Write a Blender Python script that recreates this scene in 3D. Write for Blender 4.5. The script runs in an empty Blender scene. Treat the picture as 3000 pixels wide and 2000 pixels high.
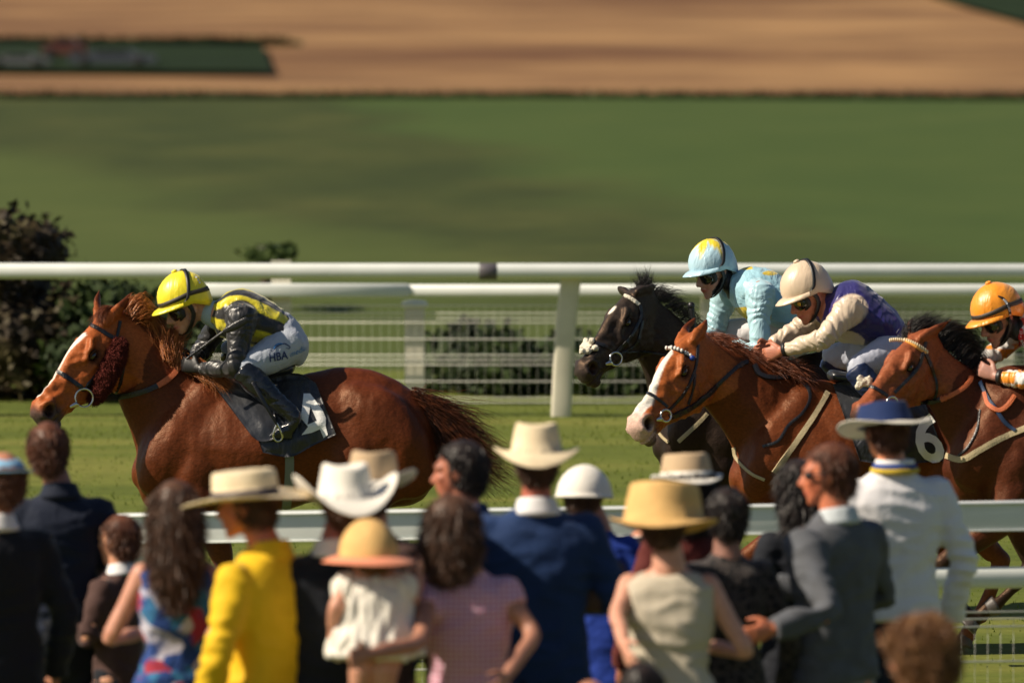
import bpy, math, random
import numpy as np
from mathutils import Vector, Matrix, noise
from mathutils.bvhtree import BVHTree
from mathutils.geometry import tessellate_polygon
random.seed(7); RNG = np.random.default_rng(7)
R = math.radians
scene = bpy.context.scene
C = scene.collection

# ------------------------------------------------------------------ camera, sky, sun, exposure
FPX = 15390.0            # focal length in pixels of the 3000 x 2000 photograph
CAM_H = 3.34
V_HOR = 134.0
PITCH = math.atan((1000 - V_HOR) / FPX)
cam_d = bpy.data.cameras.new('camera'); cam = bpy.data.objects.new('camera', cam_d); C.objects.link(cam)
cam.location = (0, 0, CAM_H); cam.rotation_euler = (R(90) - PITCH, 0, 0)
cam_d.sensor_width = 36.0; cam_d.lens = 36.0 * FPX / 3000.0
cam_d.clip_start = 0.5; cam_d.clip_end = 4000
cam_d.dof.use_dof = True; cam_d.dof.focus_distance = 30.0; cam_d.dof.aperture_fstop = 2.2
scene.camera = cam
SUN_EL, SUN_AZ = 41.0, -103.0     # azimuth measured from +Y (away from the camera), negative = to the left
sd = Vector((math.sin(R(SUN_AZ)) * math.cos(R(SUN_EL)), math.cos(R(SUN_AZ)) * math.cos(R(SUN_EL)), math.sin(R(SUN_EL))))
w = bpy.data.worlds.new('World'); scene.world = w; w.use_nodes = True
nt = w.node_tree; sky = nt.nodes.new('ShaderNodeTexSky'); sky.sky_type = 'NISHITA'; sky.sun_disc = False
sky.sun_elevation = R(SUN_EL); sky.sun_rotation = R(SUN_AZ)
bg = nt.nodes['Background']; bg.inputs[1].default_value = 0.05; nt.links.new(sky.outputs[0], bg.inputs[0])
sl = bpy.data.lights.new('sun', 'SUN'); sl.energy = 5.0; sl.angle = R(0.5); sl.color = (1.0, 0.87, 0.69)
so = bpy.data.objects.new('sun', sl); C.objects.link(so); so.rotation_euler = sd.to_track_quat('Z', 'Y').to_euler(); so.location = (-20, 0, 30)
scene.view_settings.view_transform = 'Standard'; scene.view_settings.look = 'None'
scene.view_settings.exposure = 0.36; scene.view_settings.gamma = 1.0
scene.render.engine = 'CYCLES'

CAMP = np.array([0, 0, CAM_H]); cp, sp = math.cos(PITCH), math.sin(PITCH)
def ray(u, v):
    a, b = (u - 1500) / FPX, (1000 - v) / FPX
    return np.array([a, cp + b * sp, -sp + b * cp])
def at(u, v, D, dy=0.0):
    """point of the plane Y = D seen at pixel (u, v) of the 3000 px photograph; dy then moves it sideways"""
    r = ray(u, v); p = CAMP + r * (D / r[1]); p[1] += dy; return p

# ------------------------------------------------------------------ mesh helpers
def vec(*a): return np.array(a, float)
def nrm(v):
    v = np.asarray(v, float); return v / (np.linalg.norm(v) + 1e-12)
def catmull(P, sub):
    P = np.asarray(P, float)
    if len(P) < 3 or sub <= 1: 
        if len(P) == 2 and sub > 1:
            t = np.linspace(0, 1, sub + 1)[:, None]; return P[0] * (1 - t) + P[1] * t
        return P
    E = np.vstack([2 * P[0] - P[1], P, 2 * P[-1] - P[-2]]); out = []
    for i in range(len(P) - 1):
        a, b, c, d = E[i], E[i + 1], E[i + 2], E[i + 3]
        for k in range(sub):
            t = k / sub
            out.append(0.5 * (2 * b + (c - a) * t + (2 * a - 5 * b + 4 * c - d) * t * t + (3 * b - a - 3 * c + d) * t ** 3))
    out.append(P[-1]); return np.array(out)
def loft(cen, A, B, eggt=0, eggb=0, n=22, sub=3, ex=2.0, caps=(1, 1)):
    """closed body of rings: centre, half-vector A (width), half-vector B (height); egg* narrows the top/bottom"""
    cen, A, B = np.asarray(cen, float), np.asarray(A, float), np.asarray(B, float); N = len(cen)
    et = np.broadcast_to(np.asarray(eggt, float), (N,)); eb = np.broadcast_to(np.asarray(eggb, float), (N,))
    M = catmull(np.hstack([cen, A, B, et[:, None], eb[:, None]]), sub)
    th = np.linspace(0, 2 * math.pi, n, endpoint=False); c, s = np.cos(th), np.sin(th)
    cx, sx = np.sign(c) * np.abs(c) ** (2 / ex), np.sign(s) * np.abs(s) ** (2 / ex)
    rings = []
    def ring(m, k=1.0, off=0.0):
        ce, a, b, e1, e2 = m[:3], m[3:6], m[6:9], m[9], m[10]
        wx = cx * (1 - e1 * np.maximum(0, sx) ** 1.3 - e2 * np.maximum(0, -sx) ** 1.3)
        return ce + off + k * (wx[:, None] * a + sx[:, None] * b)
    T0 = nrm(M[1, :3] - M[0, :3]); T1 = nrm(M[-1, :3] - M[-2, :3])
    r0 = min(np.linalg.norm(M[0, 3:6]), np.linalg.norm(M[0, 6:9])) * caps[0]
    r1 = min(np.linalg.norm(M[-1, 3:6]), np.linalg.norm(M[-1, 6:9])) * caps[1]
    for f in (80, 60, 40, 20): rings.append(ring(M[0], math.cos(R(f)), -T0 * r0 * math.sin(R(f))))
    for m in M: rings.append(ring(m))
    for f in (20, 40, 60, 80): rings.append(ring(M[-1], math.cos(R(f)), T1 * r1 * math.sin(R(f))))
    V = np.vstack(rings); k = len(rings); F = []
    for i in range(k - 1):
        for j in range(n):
            j2 = (j + 1) % n; F.append((i * n + j, i * n + j2, (i + 1) * n + j2, (i + 1) * n + j))
    a = len(V); V = np.vstack([V, M[0, :3] - T0 * r0, M[-1, :3] + T1 * r1])
    for j in range(n):
        j2 = (j + 1) % n; F.append((j2, j, a)); F.append(((k - 1) * n + j, (k - 1) * n + j2, a + 1))
    return V, F
def tube(pts, rad, side=(0, 1, 0), n=14, sub=3, ex=2.0, caps=(1, 1), eggt=0, eggb=0):
    P = np.asarray(pts, float); N = len(P)
    rad = np.array([(r, r) if np.isscalar(r) else r for r in (rad if not np.isscalar(rad) else [rad] * N)], float)
    T = np.gradient(P, axis=0); side = np.asarray(side, float); A, B = [], []
    for i in range(N):
        t = nrm(T[i]); s = side - t * side.dot(t)
        if np.linalg.norm(s) < 1e-3: s = np.cross(t, (0.3, 0.9, 0.2))
        s = nrm(s); A.append(s * rad[i, 0]); B.append(np.cross(s, t) * rad[i, 1])
    return loft(P, A, B, eggt, eggb, n, sub, ex, caps)
def ball(c, a, b, d, n=14):
    """ellipsoid with half-vectors a, b, d"""
    c, a, b, d = (np.asarray(x, float) for x in (c, a, b, d)); k = n // 2; V = [c + d]; F = []
    for i in range(1, k):
        f = math.pi * i / k
        for j in range(n):
            t = 2 * math.pi * j / n; V.append(c + d * math.cos(f) + (a * math.cos(t) + b * math.sin(t)) * math.sin(f))
    V.append(c - d); L = len(V) - 1
    for j in range(n):
        j2 = (j + 1) % n; F.append((0, 1 + j, 1 + j2)); F.append((L, 1 + (k - 2) * n + j2, 1 + (k - 2) * n + j))
        for i in range(k - 2): F.append((1 + i * n + j, 1 + (i + 1) * n + j, 1 + (i + 1) * n + j2, 1 + i * n + j2))
    return np.array(V), F
def sph(c, r, n=14):
    r = (r, r, r) if np.isscalar(r) else r
    return ball(c, (r[0], 0, 0), (0, r[1], 0), (0, 0, r[2]), n)
def box(x0, x1, y0, y1, z0, z1):
    V = np.array([(x, y, z) for x in (x0, x1) for y in (y0, y1) for z in (z0, z1)], float)
    return V, [(0, 1, 3, 2), (4, 6, 7, 5), (0, 4, 5, 1), (2, 3, 7, 6), (0, 2, 6, 4), (1, 5, 7, 3)]
def obox(c, ax, ay, az):
    c, ax, ay, az = (np.asarray(x, float) for x in (c, ax, ay, az))
    V = np.array([c + i * ax + j * ay + k * az for i in (-1, 1) for j in (-1, 1) for k in (-1, 1)])
    return V, [(0, 1, 3, 2), (4, 6, 7, 5), (0, 4, 5, 1), (2, 3, 7, 6), (0, 2, 6, 4), (1, 5, 7, 3)]
def merge(parts):
    Vs, Fs, o = [], [], 0
    for V, F in parts:
        Vs.append(V); Fs += [tuple(i + o for i in f) for f in F]; o += len(V)
    return np.vstack(Vs), Fs
def mk_mesh(V, F, smooth=True, name='mesh'):
    m = bpy.data.meshes.new(name); m.from_pydata(np.asarray(V).tolist(), [], F); m.update()
    if smooth: m.polygons.foreach_set('use_smooth', [True] * len(m.polygons))
    return m
def get_v(m):
    a = np.empty(len(m.vertices) * 3); m.vertices.foreach_get('co', a); return a.reshape(-1, 3)
def set_v(m, V): m.vertices.foreach_set('co', np.asarray(V).ravel()); m.update()
def get_n(m):
    a = np.empty(len(m.vertices) * 3); m.vertices.foreach_get('normal', a); return a.reshape(-1, 3)
def remesh(parts, voxel, smooth=6, fac=0.5):
    """one continuous surface out of overlapping closed bodies"""
    V, F = merge(parts); m = mk_mesh(V, F); o = bpy.data.objects.new('tmp', m); C.objects.link(o)
    r = o.modifiers.new('r', 'REMESH'); r.mode = 'VOXEL'; r.voxel_size = voxel; r.use_smooth_shade = True
    if smooth:
        s = o.modifiers.new('s', 'SMOOTH'); s.factor = fac; s.iterations = smooth
    dg = bpy.context.evaluated_depsgraph_get(); dg.update()
    out = bpy.data.meshes.new_from_object(o.evaluated_get(dg)); bpy.data.objects.remove(o); bpy.data.meshes.remove(m)
    out.polygons.foreach_set('use_smooth', [True] * len(out.polygons)); return out
def bvh_of(m):
    return BVHTree.FromPolygons(get_v(m).tolist(), [tuple(p.vertices) for p in m.polygons])
def set_col(m, col):
    a = m.color_attributes.new('Col', 'FLOAT_COLOR', 'POINT')
    c = np.ones((len(m.vertices), 4)); c[:, :3] = col; a.data.foreach_set('color', c.ravel())
def fnoise(V, scale, seed=0.0):
    return np.array([noise.noise(Vector((x * scale + seed, y * scale, z * scale))) for x, y, z in V])
def displace(m, amp, scale, seed=0.0, stretch=(1, 1, 1)):
    V = get_v(m); N = get_n(m); d = fnoise(V * np.array(stretch), scale, seed); set_v(m, V + N * (d * amp)[:, None])
def smst(x, a, b):
    t = np.clip((x - a) / (b - a), 0, 1); return t * t * (3 - 2 * t)
def mixc(c, k, col): return c * (1 - k[:, None]) + np.asarray(col) * k[:, None]

# ------------------------------------------------------------------ objects
def root_of(o):
    while o.parent: o = o.parent
    return o
def thing(name, loc, label, cat, group=None):
    o = bpy.data.objects.new(name, None); C.objects.link(o); o.location = Vector(loc); o.empty_display_size = 0.2
    o['label'] = label; o['category'] = cat
    if group: o['group'] = group
    return o
def obj(name, m, mat=None, parent=None, label=None):
    """links mesh m, written in world coordinates, as one object"""
    o = bpy.data.objects.new(name, m); C.objects.link(o); m.name = name
    if mat is not None: m.materials.clear(); m.materials.append(mat)
    if parent is not None:
        l = root_of(parent).location; set_v(m, get_v(m) - np.array(l)); o.parent = parent
    if label: o['label'] = label
    return o
def part(name, parts, mat, parent, smooth=True, label=None):
    V, F = merge(parts); return obj(name, mk_mesh(V, F, smooth), mat, parent, label)
def tag(o, label, cat, group=None, kind=None):
    if label: o['label'] = label
    if cat: o['category'] = cat
    if group: o['group'] = group
    if kind: o['kind'] = kind
    return o

# ------------------------------------------------------------------ materials
def mat_new(name):
    m = bpy.data.materials.new(name); m.use_nodes = True; n = m.node_tree
    return m, n, n.nodes['Principled BSDF']
def nd(n, typ, **kw):
    x = n.nodes.new(typ)
    for k, v in kw.items():
        if k in x.inputs: x.inputs[k].default_value = v
        else: setattr(x, k, v)
    return x
def coords(n, scale=(1, 1, 1), kind='Object'):
    tc = nd(n, 'ShaderNodeTexCoord'); mp = nd(n, 'ShaderNodeMapping'); mp.inputs['Scale'].default_value = scale
    n.links.new(tc.outputs[kind], mp.inputs['Vector']); return mp.outputs[0]
def ramp(n, fac, stops):
    r = nd(n, 'ShaderNodeValToRGB'); e = r.color_ramp.elements
    e[0].position, e[0].color = stops[0][0], (*stops[0][1], 1); e[1].position, e[1].color = stops[-1][0], (*stops[-1][1], 1)
    for p, c in stops[1:-1]:
        x = e.new(p); x.color = (*c, 1)
    n.links.new(fac, r.inputs[0]); return r.outputs[0]
def mixn(n, fac, a, b, mode='MIX'):
    x = nd(n, 'ShaderNodeMix'); x.data_type = 'RGBA'; x.blend_type = mode
    for s, v in ((x.inputs[0], fac), (x.inputs[6], a), (x.inputs[7], b)):
        if isinstance(v, (int, float)): s.default_value = v
        elif isinstance(v, (tuple, list)): s.default_value = (*v[:3], 1)
        else: n.links.new(v, s)
    return x.outputs[2]
def plain(name, col, rough=0.6, bump=0.0, bscale=60, var=0.12, vscale=8, spec=0.5, metal=0.0, stretch=(1, 1, 1), sheen=0.0, coat=0.0, attr=False, aniso=None, dist=0.0):
    m, n, b = mat_new(name); co = coords(n, stretch)
    nz = nd(n, 'ShaderNodeTexNoise', Scale=vscale, Detail=5.0); n.links.new(co, nz.inputs['Vector'])
    if attr: at_ = nd(n, 'ShaderNodeAttribute'); at_.attribute_name = 'Col'; base = at_.outputs['Color']
    else: base = tuple(col)
    mr = nd(n, 'ShaderNodeMapRange'); mr.inputs['From Min'].default_value = 0.3; mr.inputs['From Max'].default_value = 0.7
    mr.inputs['To Min'].default_value = 1 - var; mr.inputs['To Max'].default_value = 1 + var; n.links.new(nz.outputs[0], mr.inputs[0])
    cmb = nd(n, 'ShaderNodeCombineColor'); [n.links.new(mr.outputs[0], cmb.inputs[i]) for i in range(3)]
    n.links.new(mixn(n, 1.0, base, cmb.outputs[0], 'MULTIPLY'), b.inputs['Base Color'])
    b.inputs['Roughness'].default_value = rough; b.inputs['Specular IOR Level'].default_value = spec; b.inputs['Metallic'].default_value = metal
    b.inputs['Sheen Weight'].default_value = sheen; b.inputs['Coat Weight'].default_value = coat
    if bump:
        bz = nd(n, 'ShaderNodeTexNoise', Scale=bscale, Detail=4.0, Distortion=dist); n.links.new(co, bz.inputs['Vector'])
        bp = nd(n, 'ShaderNodeBump', Strength=bump, Distance=0.01); n.links.new(bz.outputs[0], bp.inputs['Height']); n.links.new(bp.outputs[0], b.inputs['Normal'])
    return m
def silk(name, col=(1, 1, 1), attr=False, rough=0.40, wr=0.9, scale=9):
    """thin shiny cloth with creases"""
    m, n, b = mat_new(name); co = coords(n, (1, 1, .55))
    if attr: a = nd(n, 'ShaderNodeAttribute'); a.attribute_name = 'Col'; n.links.new(a.outputs['Color'], b.inputs['Base Color'])
    else: b.inputs['Base Color'].default_value = (*col, 1)
    b.inputs['Roughness'].default_value = rough; b.inputs['Specular IOR Level'].default_value = 0.6; b.inputs['Sheen Weight'].default_value = 0.25
    nz = nd(n, 'ShaderNodeTexNoise', Scale=scale, Detail=3.0, Distortion=1.4); n.links.new(co, nz.inputs['Vector'])
    wv = nd(n, 'ShaderNodeTexNoise', Scale=scale * 2.0, Detail=2.0, Distortion=2.2); n.links.new(co, wv.inputs['Vector'])
    wv.noise_type = 'RIDGED_MULTIFRACTAL'
    ad = nd(n, 'ShaderNodeMath'); ad.operation = 'MULTIPLY_ADD'; ad.inputs[1].default_value = 0.12; n.links.new(wv.outputs[0], ad.inputs[0]); n.links.new(nz.outputs[0], ad.inputs[2])
    bp = nd(n, 'ShaderNodeBump', Strength=wr, Distance=0.03); n.links.new(ad.outputs[0], bp.inputs['Height']); n.links.new(bp.outputs[0], b.inputs['Normal'])
    return m
# ------------------------------------------------------------------ the ground: one profile from the crowd to the far hillside
def vz(v, Y): return at(1500, v, Y)[2]
PROF = [(-20, 0), (31, 0), (37, .1), (43.7, vz(1215, 43.7)), (48, vz(1140, 48)), (60, vz(870, 60)), (85, vz(650, 85)), (140, vz(455, 140)), (230, vz(300, 230)),
        (300, vz(195, 300)), (340, vz(125, 340)), (420, vz(0, 420)), (560, vz(-170, 560)), (900, vz(-420, 900))]
PX, PZ = np.array([p[0] for p in PROF]), np.array([p[1] for p in PROF])
def gz(Y):
    ys = np.linspace(-1, 1, 7) * (1.5 + max(0, Y - 40) * .06)
    return float(np.mean(np.interp(Y + ys, PX, PZ)))
def sheet(name, y0, y1, ny, x0, x1, nx, mat, label=None, rough=0.0, seed=0.0):
    ys = np.linspace(0, 1, ny) ** 1.0 * (y1 - y0) + y0; xs = np.linspace(x0, x1, nx); V = []
    for y in ys:
        g = gz(y)
        for x in xs:
            k = min(max((y - 60) / 100, 0), 1)
            V.append((x, y, g + k * 1.2 * noise.noise(Vector((x * .012, y * .012, 3.1))) + rough * noise.noise(Vector((x * .7, y * .7, seed)))))
    F = [(i * nx + j, i * nx + j + 1, (i + 1) * nx + j + 1, (i + 1) * nx + j) for i in range(ny - 1) for j in range(nx - 1)]
    o = obj(name, mk_mesh(V, F), mat); o['kind'] = 'structure'
    if label: o['label'] = label
    return o
def grass_mat(name, cols, big=(.05, .35), fine=6.0, line=None):
    m, n, b = mat_new(name); b.inputs['Roughness'].default_value = .9; b.inputs['Specular IOR Level'].default_value = .15
    co = coords(n, (big[0], big[1], .4)); nz = nd(n, 'ShaderNodeTexNoise', Scale=1.0, Detail=7.0, Roughness=.62); n.links.new(co, nz.inputs['Vector'])
    c1 = ramp(n, nz.outputs[0], [(.32, cols[0]), (.5, cols[1]), (.68, cols[2])])
    co2 = coords(n, (1, 2.4, 1)); n2 = nd(n, 'ShaderNodeTexNoise', Scale=fine, Detail=6.0, Roughness=.7); n.links.new(co2, n2.inputs['Vector'])
    g = ramp(n, n2.outputs[0], [(.3, (.72, .72, .72)), (.7, (1.25, 1.25, 1.2))])
    c = mixn(n, 1.0, c1, g, 'MULTIPLY')
    if line: c = line(n, c)
    n.links.new(c, b.inputs['Base Color'])
    bp = nd(n, 'ShaderNodeBump', Strength=.4, Distance=.03); n.links.new(n2.outputs[0], bp.inputs['Height']); n.links.new(bp.outputs[0], b.inputs['Normal'])
    return m
def ground_pt(u, v):
    """world X, Y of the ground seen at pixel (u, v)"""
    lo, hi = 44.0, 600.0
    for _ in range(50):
        mid = (lo + hi) / 2
        p = at(u, v, mid)
        if p[2] > gz(mid): lo = mid
        else: hi = mid
    return at(u, v, lo)
track_mat = grass_mat('turf', [(.075, .10, .018), (.115, .14, .026), (.19, .19, .045)], big=(.10, .8), fine=9)
def hill_zones(n, c):
    # rough pasture between two diagonal hollows, a greener one to the right, a lighter one low on the left
    tc = nd(n, 'ShaderNodeTexCoord'); sx = nd(n, 'ShaderNodeSeparateXYZ'); n.links.new(tc.outputs['Object'], sx.inputs[0])
    nz = nd(n, 'ShaderNodeTexNoise', Scale=.05, Detail=5.0); n.links.new(coords(n, (3, .8, 1)), nz.inputs['Vector'])
    def side(p, q, soft, wob):
        # signed distance to the ground line p-q as a 0..1 mask
        d = nrm(np.array([q[0] - p[0], q[1] - p[1]])); a, bb = -d[1], d[0]; cc = -(a * p[0] + bb * p[1])
        m1 = nd(n, 'ShaderNodeMath'); m1.operation = 'MULTIPLY_ADD'; m1.inputs[1].default_value = a; m1.inputs[2].default_value = cc; n.links.new(sx.outputs[0], m1.inputs[0])
        m2 = nd(n, 'ShaderNodeMath'); m2.operation = 'MULTIPLY_ADD'; m2.inputs[1].default_value = bb; n.links.new(sx.outputs[1], m2.inputs[0]); n.links.new(m1.outputs[0], m2.inputs[2])
        m3 = nd(n, 'ShaderNodeMath'); m3.operation = 'MULTIPLY_ADD'; m3.inputs[1].default_value = wob; n.links.new(nz.outputs[0], m3.inputs[0]); n.links.new(m2.outputs[0], m3.inputs[2])
        mr = nd(n, 'ShaderNodeMapRange'); mr.inputs['From Min'].default_value = wob * .5 - soft; mr.inputs['From Max'].default_value = wob * .5 + soft; n.links.new(m3.outputs[0], mr.inputs[0])
        return mr.outputs[0]
    upper = side(ground_pt(1000, 300), ground_pt(2500, 770), 1.6, 9)
    lower = side(ground_pt(0, 450), ground_pt(1000, 700), 1.6, 10)
    inv = nd(n, 'ShaderNodeMath'); inv.operation = 'SUBTRACT'; inv.inputs[0].default_value = 1; n.links.new(lower, inv.inputs[1])
    c2 = mixn(n, upper, mixn(n, 1.0, c, (.88, .84, .82), 'MULTIPLY'), mixn(n, .62, c, (.055, .092, .019)))
    return mixn(n, inv.outputs[0], c2, mixn(n, .55, c, (.078, .105, .023)))
hill_mat = grass_mat('pasture', [(.036, .054, .014), (.050, .068, .017), (.072, .086, .023)], big=(.22, .07), fine=.9, line=hill_zones)
def soil(name):
    m, n, b = mat_new(name); b.inputs['Roughness'].default_value = .95; b.inputs['Specular IOR Level'].default_value = .1
    a = nd(n, 'ShaderNodeTexNoise', Scale=1.0, Detail=6.0, Roughness=.6); n.links.new(coords(n, (.03, .045, .1)), a.inputs['Vector'])
    f = nd(n, 'ShaderNodeTexNoise', Scale=1.0, Detail=4.0, Roughness=.6); n.links.new(coords(n, (.12, .5, .2)), f.inputs['Vector'])
    c = ramp(n, a.outputs[0], [(.32, (.12, .060, .034)), (.47, (.20, .112, .056)), (.62, (.31, .185, .088))])
    c = mixn(n, 1.0, c, ramp(n, f.outputs[0], [(.3, (.78, .78, .8)), (.7, (1.18, 1.15, 1.1))]), 'MULTIPLY')
    n.links.new(c, b.inputs['Base Color']); return m
soil_mat = soil('ploughed_soil')
sheet('grass_track', -20, 50, 141, -30, 30, 61, track_mat, 'mown green turf of the racecourse under the horses and the crowd', rough=.02)
sheet('pasture_hillside', 50, 231, 91, -130, 130, 80, hill_mat, 'green pasture rising behind the far rails')
sheet('ploughed_field', 231, 900, 120, -330, 330, 80, soil_mat, 'brown ploughed field along the top of the hillside')
# grass blades of the near track
def blades(name, n, x0, x1, y0, y1, h, mat):
    V, F = [], []
    for _ in range(n):
        x, y = random.uniform(x0, x1), random.uniform(y0, y1); g = gz(y); a = random.uniform(0, 6.28); ww = random.uniform(.004, .008) * (1 + y / 60)
        hh = h * random.uniform(.5, 1.3); l = random.uniform(-.4, .4) * hh; b = random.uniform(-.4, .4) * hh; i = len(V)
        V += [(x - ww * math.cos(a), y - ww * math.sin(a), g - .01), (x + ww * math.cos(a), y + ww * math.sin(a), g - .01), (x + l, y + b, g + hh)]
        F.append((i, i + 1, i + 2))
    o = obj(name, mk_mesh(V, F, False), mat); tag(o, 'short grass blades standing on the near strip of turf', None, kind='stuff'); return o
leaf_grass = plain('grass_blade', (.15, .18, .035), .8, var=.25, vscale=3, spec=.2)
n_ = leaf_grass.node_tree; p_ = n_.nodes['Principled BSDF']; tr_ = nd(n_, 'ShaderNodeBsdfTranslucent'); tr_.inputs[0].default_value = (.20, .26, .04, 1); mx_ = nd(n_, 'ShaderNodeMixShader'); mx_.inputs[0].default_value = .55
n_.links.new(p_.outputs[0], mx_.inputs[1]); n_.links.new(tr_.outputs[0], mx_.inputs[2]); n_.links.new(mx_.outputs[0], n_.nodes['Material Output'].inputs[0])
blades('grass', 26000, -7, 7, 23, 45, .022, leaf_grass)

# ------------------------------------------------------------------ shrubs, hedges
def leaf_mat(name, cols):
    m, n, b = mat_new(name); b.inputs['Roughness'].default_value = .65; b.inputs['Specular IOR Level'].default_value = .25
    nz = nd(n, 'ShaderNodeTexNoise', Scale=2.2, Detail=4.0); n.links.new(coords(n), nz.inputs['Vector'])
    n.links.new(ramp(n, nz.outputs[0], [(.35, cols[0]), (.5, cols[1]), (.66, cols[2])]), b.inputs['Base Color']); return m
leaf_dark = leaf_mat('dark_leaves', [(.010, .018, .006), (.022, .038, .010), (.048, .075, .016)])
leaf_brown = leaf_mat('brown_leaves', [(.014, .011, .007), (.034, .022, .010), (.06, .05, .016)])
leaf_mid = leaf_mat('mid_leaves', [(.016, .030, .010), (.035, .06, .016), (.075, .105, .026)])
leaf_pale = leaf_mat('pale_leaves', [(.035, .06, .014), (.055, .085, .018), (.085, .115, .026)])
wood = plain('bark', (.06, .045, .03), .9, bump=.6, bscale=30)
def leaf_cloud(lobes, n, size):
    V, F = [], []; wts = np.array([l[1][0] * l[1][2] for l in lobes]); wts /= wts.sum()
    for k in RNG.choice(len(lobes), n, p=wts):
        c, r = lobes[k]; d = nrm(RNG.normal(size=3)); q = RNG.uniform(.62, 1.06) * (1 + .22 * noise.noise(Vector(d * 2.3 + k)))
        p = np.array(c) + d * np.array(r) * q
        if p[2] < c[2] - r[2]: continue
        a = nrm(RNG.normal(size=3)); b = nrm(np.cross(a, d + RNG.normal(size=3) * .6)); s = size * RNG.uniform(.6, 1.5); i = len(V)
        V += [p - a * s, p + b * s * .55, p + a * s, p - b * s * .55]; F.append((i, i + 1, i + 2, i + 3))
    return np.array(V), F
def shrub(name, lobes, n, size, lm, label, cat, group=None):
    c0 = lobes[0][0]; base = (c0[0], c0[1], gz(c0[1]))
    t = thing(name, base, label, cat, group)
    core = [ball(c, (r[0] * .72, 0, 0), (0, r[1] * .72, 0), (0, 0, r[2] * .72), 12) for c, r in lobes]
    cv, cf = leaf_cloud(lobes, n, size); o = obj('foliage', mk_mesh(cv, cf, False), lm, t)
    m = remesh(core, .18 if size < .2 else .6, 2); displace(m, .18, 1.6); obj('foliage_core', m, lm, t)
    st = []
    for _ in range(4):
        dx, dy = random.uniform(-.12, .12), random.uniform(-.1, .1)
        st.append(tube([(base[0] + dx, base[1] + dy, base[2] - .1), (base[0] + dx * 2, base[1] + dy, c0[2]), (base[0] + dx * 2.2, base[1] + dy * 2, c0[2] + lobes[0][1][2] * .3)], [.05, .04, .02], n=7))
    part('stem', st, wood, t); return t
def lobe(u, v, D, ru, rv, ry):
    p = at(u, v, D); s = FPX / D; return (p, (ru / s, ry, rv / s))
# dark thicket on the left behind the rails
shrub('shrub', [lobe(-60, 830, 47, 270, 240, 1.0), lobe(60, 1020, 46.6, 260, 190, .9), lobe(90, 720, 47.2, 120, 90, .7)], 5200, .05, leaf_brown, 'tall brownish shrub at the left edge, rising above the rails', 'shrub', None)
shrub('shrub', [lobe(330, 960, 46.6, 190, 150, .8), lobe(300, 1080, 46.2, 200, 120, .8)], 3400, .05, leaf_dark, 'dark green shrub behind the chestnut head in front, right of the tall brownish one', 'shrub')
shrub('shrub', [lobe(560, 970, 46.8, 150, 130, .7), lobe(600, 1090, 46.4, 170, 110, .7)], 2600, .05, leaf_dark, 'dark green shrub behind the jockey in yellow and black', 'shrub')
for i, (u, v, ru, rv, lb) in enumerate([(1400, 1070, 190, 130, 'dark shrub behind the wire mesh just right of the capped post'), (1690, 1090, 170, 120, 'dark shrub behind the wire mesh at the slanted post and the black head'),
        (2020, 1080, 190, 130, 'dark shrub behind the jockey in pale blue'), (2360, 1090, 190, 120, 'dark shrub behind the jockey in purple and cream'),
        (2700, 1070, 180, 130, 'dark shrub behind the black mane of the bay'), (3010, 1080, 170, 130, 'dark shrub behind the wire mesh at the right edge')]):
    shrub('shrub', [lobe(u, v, 47.5, ru, rv, .7), lobe(u + 60, v + 20, 47.2, ru * .7, rv * .8, .7)], 2300, .05, leaf_mid if i % 2 else leaf_dark, lb, 'shrub', 'shrubs behind the wire mesh')
shrub('shrub', [lobe(815, 738, 58, 60, 20, .7), lobe(770, 742, 58, 70, 16, .7)], 260, .07, leaf_pale, 'small bright green bush on the pasture above the rails', 'bush')
# hedges between the fields: long rows of foliage
def hedge(name, pts, hpx, label, n, size=.9, lm=leaf_dark):
    lobes = []
    for (u, v, Y) in pts:
        s = FPX / Y; p = at(u, v, Y); h = hpx / s; lobes.append(((p[0], Y, gz(Y) + h * .45 + 0.6 * noise.noise(Vector((p[0] * .012, Y * .012, 3.1)))), (90 / s * 1.6, h * .9, h * (.5 + .12 * math.sin(u * .013)))))
    return shrub(name, lobes, n, size, lm, label, 'hedge')
hedge('hedge', [(u, 292, 231) for u in range(-100, 3200, 110)], 11, 'long dark hedge between the pasture and the ploughed field', 9000, .25)
m_strip = grass_mat('strip_grass', [(.006, .014, .003), (.009, .020, .004), (.014, .028, .006)], big=(.02, .1), fine=.8)
def strip(name, pts, label):
    """flat field patch 20 cm above the soil: outline in ground points"""
    V = []; P = [np.array(ground_pt(u, v)) for u, v in pts]; xs = [p[0] for p in P]; ys = [p[1] for p in P]
    ny, nx = 14, 40; F = []
    l0, l1 = np.array([P[0], P[1]]), np.array([P[3], P[2]])
    for i in range(ny):
        a = l0[0] + (l0[1] - l0[0]) * i / (ny - 1); b = l1[0] + (l1[1] - l1[0]) * i / (ny - 1)
        for j in range(nx):
            p = a + (b - a) * j / (nx - 1); y = p[1]; x = p[0]
            V.append((x, y, gz(y) + min(max((y - 60) / 100, 0), 1) * 1.2 * noise.noise(Vector((x * .012, y * .012, 3.1))) + .35))
    F = [(i * nx + j, i * nx + j + 1, (i + 1) * nx + j + 1, (i + 1) * nx + j) for i in range(ny - 1) for j in range(nx - 1)]
    o = obj(name, mk_mesh(V, F), m_strip); o['kind'] = 'structure'; o['label'] = label; return o
strip('grass_strip', [(-150, 196), (-150, 137), (770, 143), (800, 196)], 'dark green strip of grass let into the ploughed field on the left')
hedge('hedge', [(u, 139, 335) for u in range(-80, 760, 90)], 7, 'dark hedge along the top of the green strip in the brown field', 2600, .45)
strip('grass_corner', [(2990, 75), (2700, -10), (3400, -60), (3500, 75)], 'dark green corner of a field at the upper right')

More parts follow.
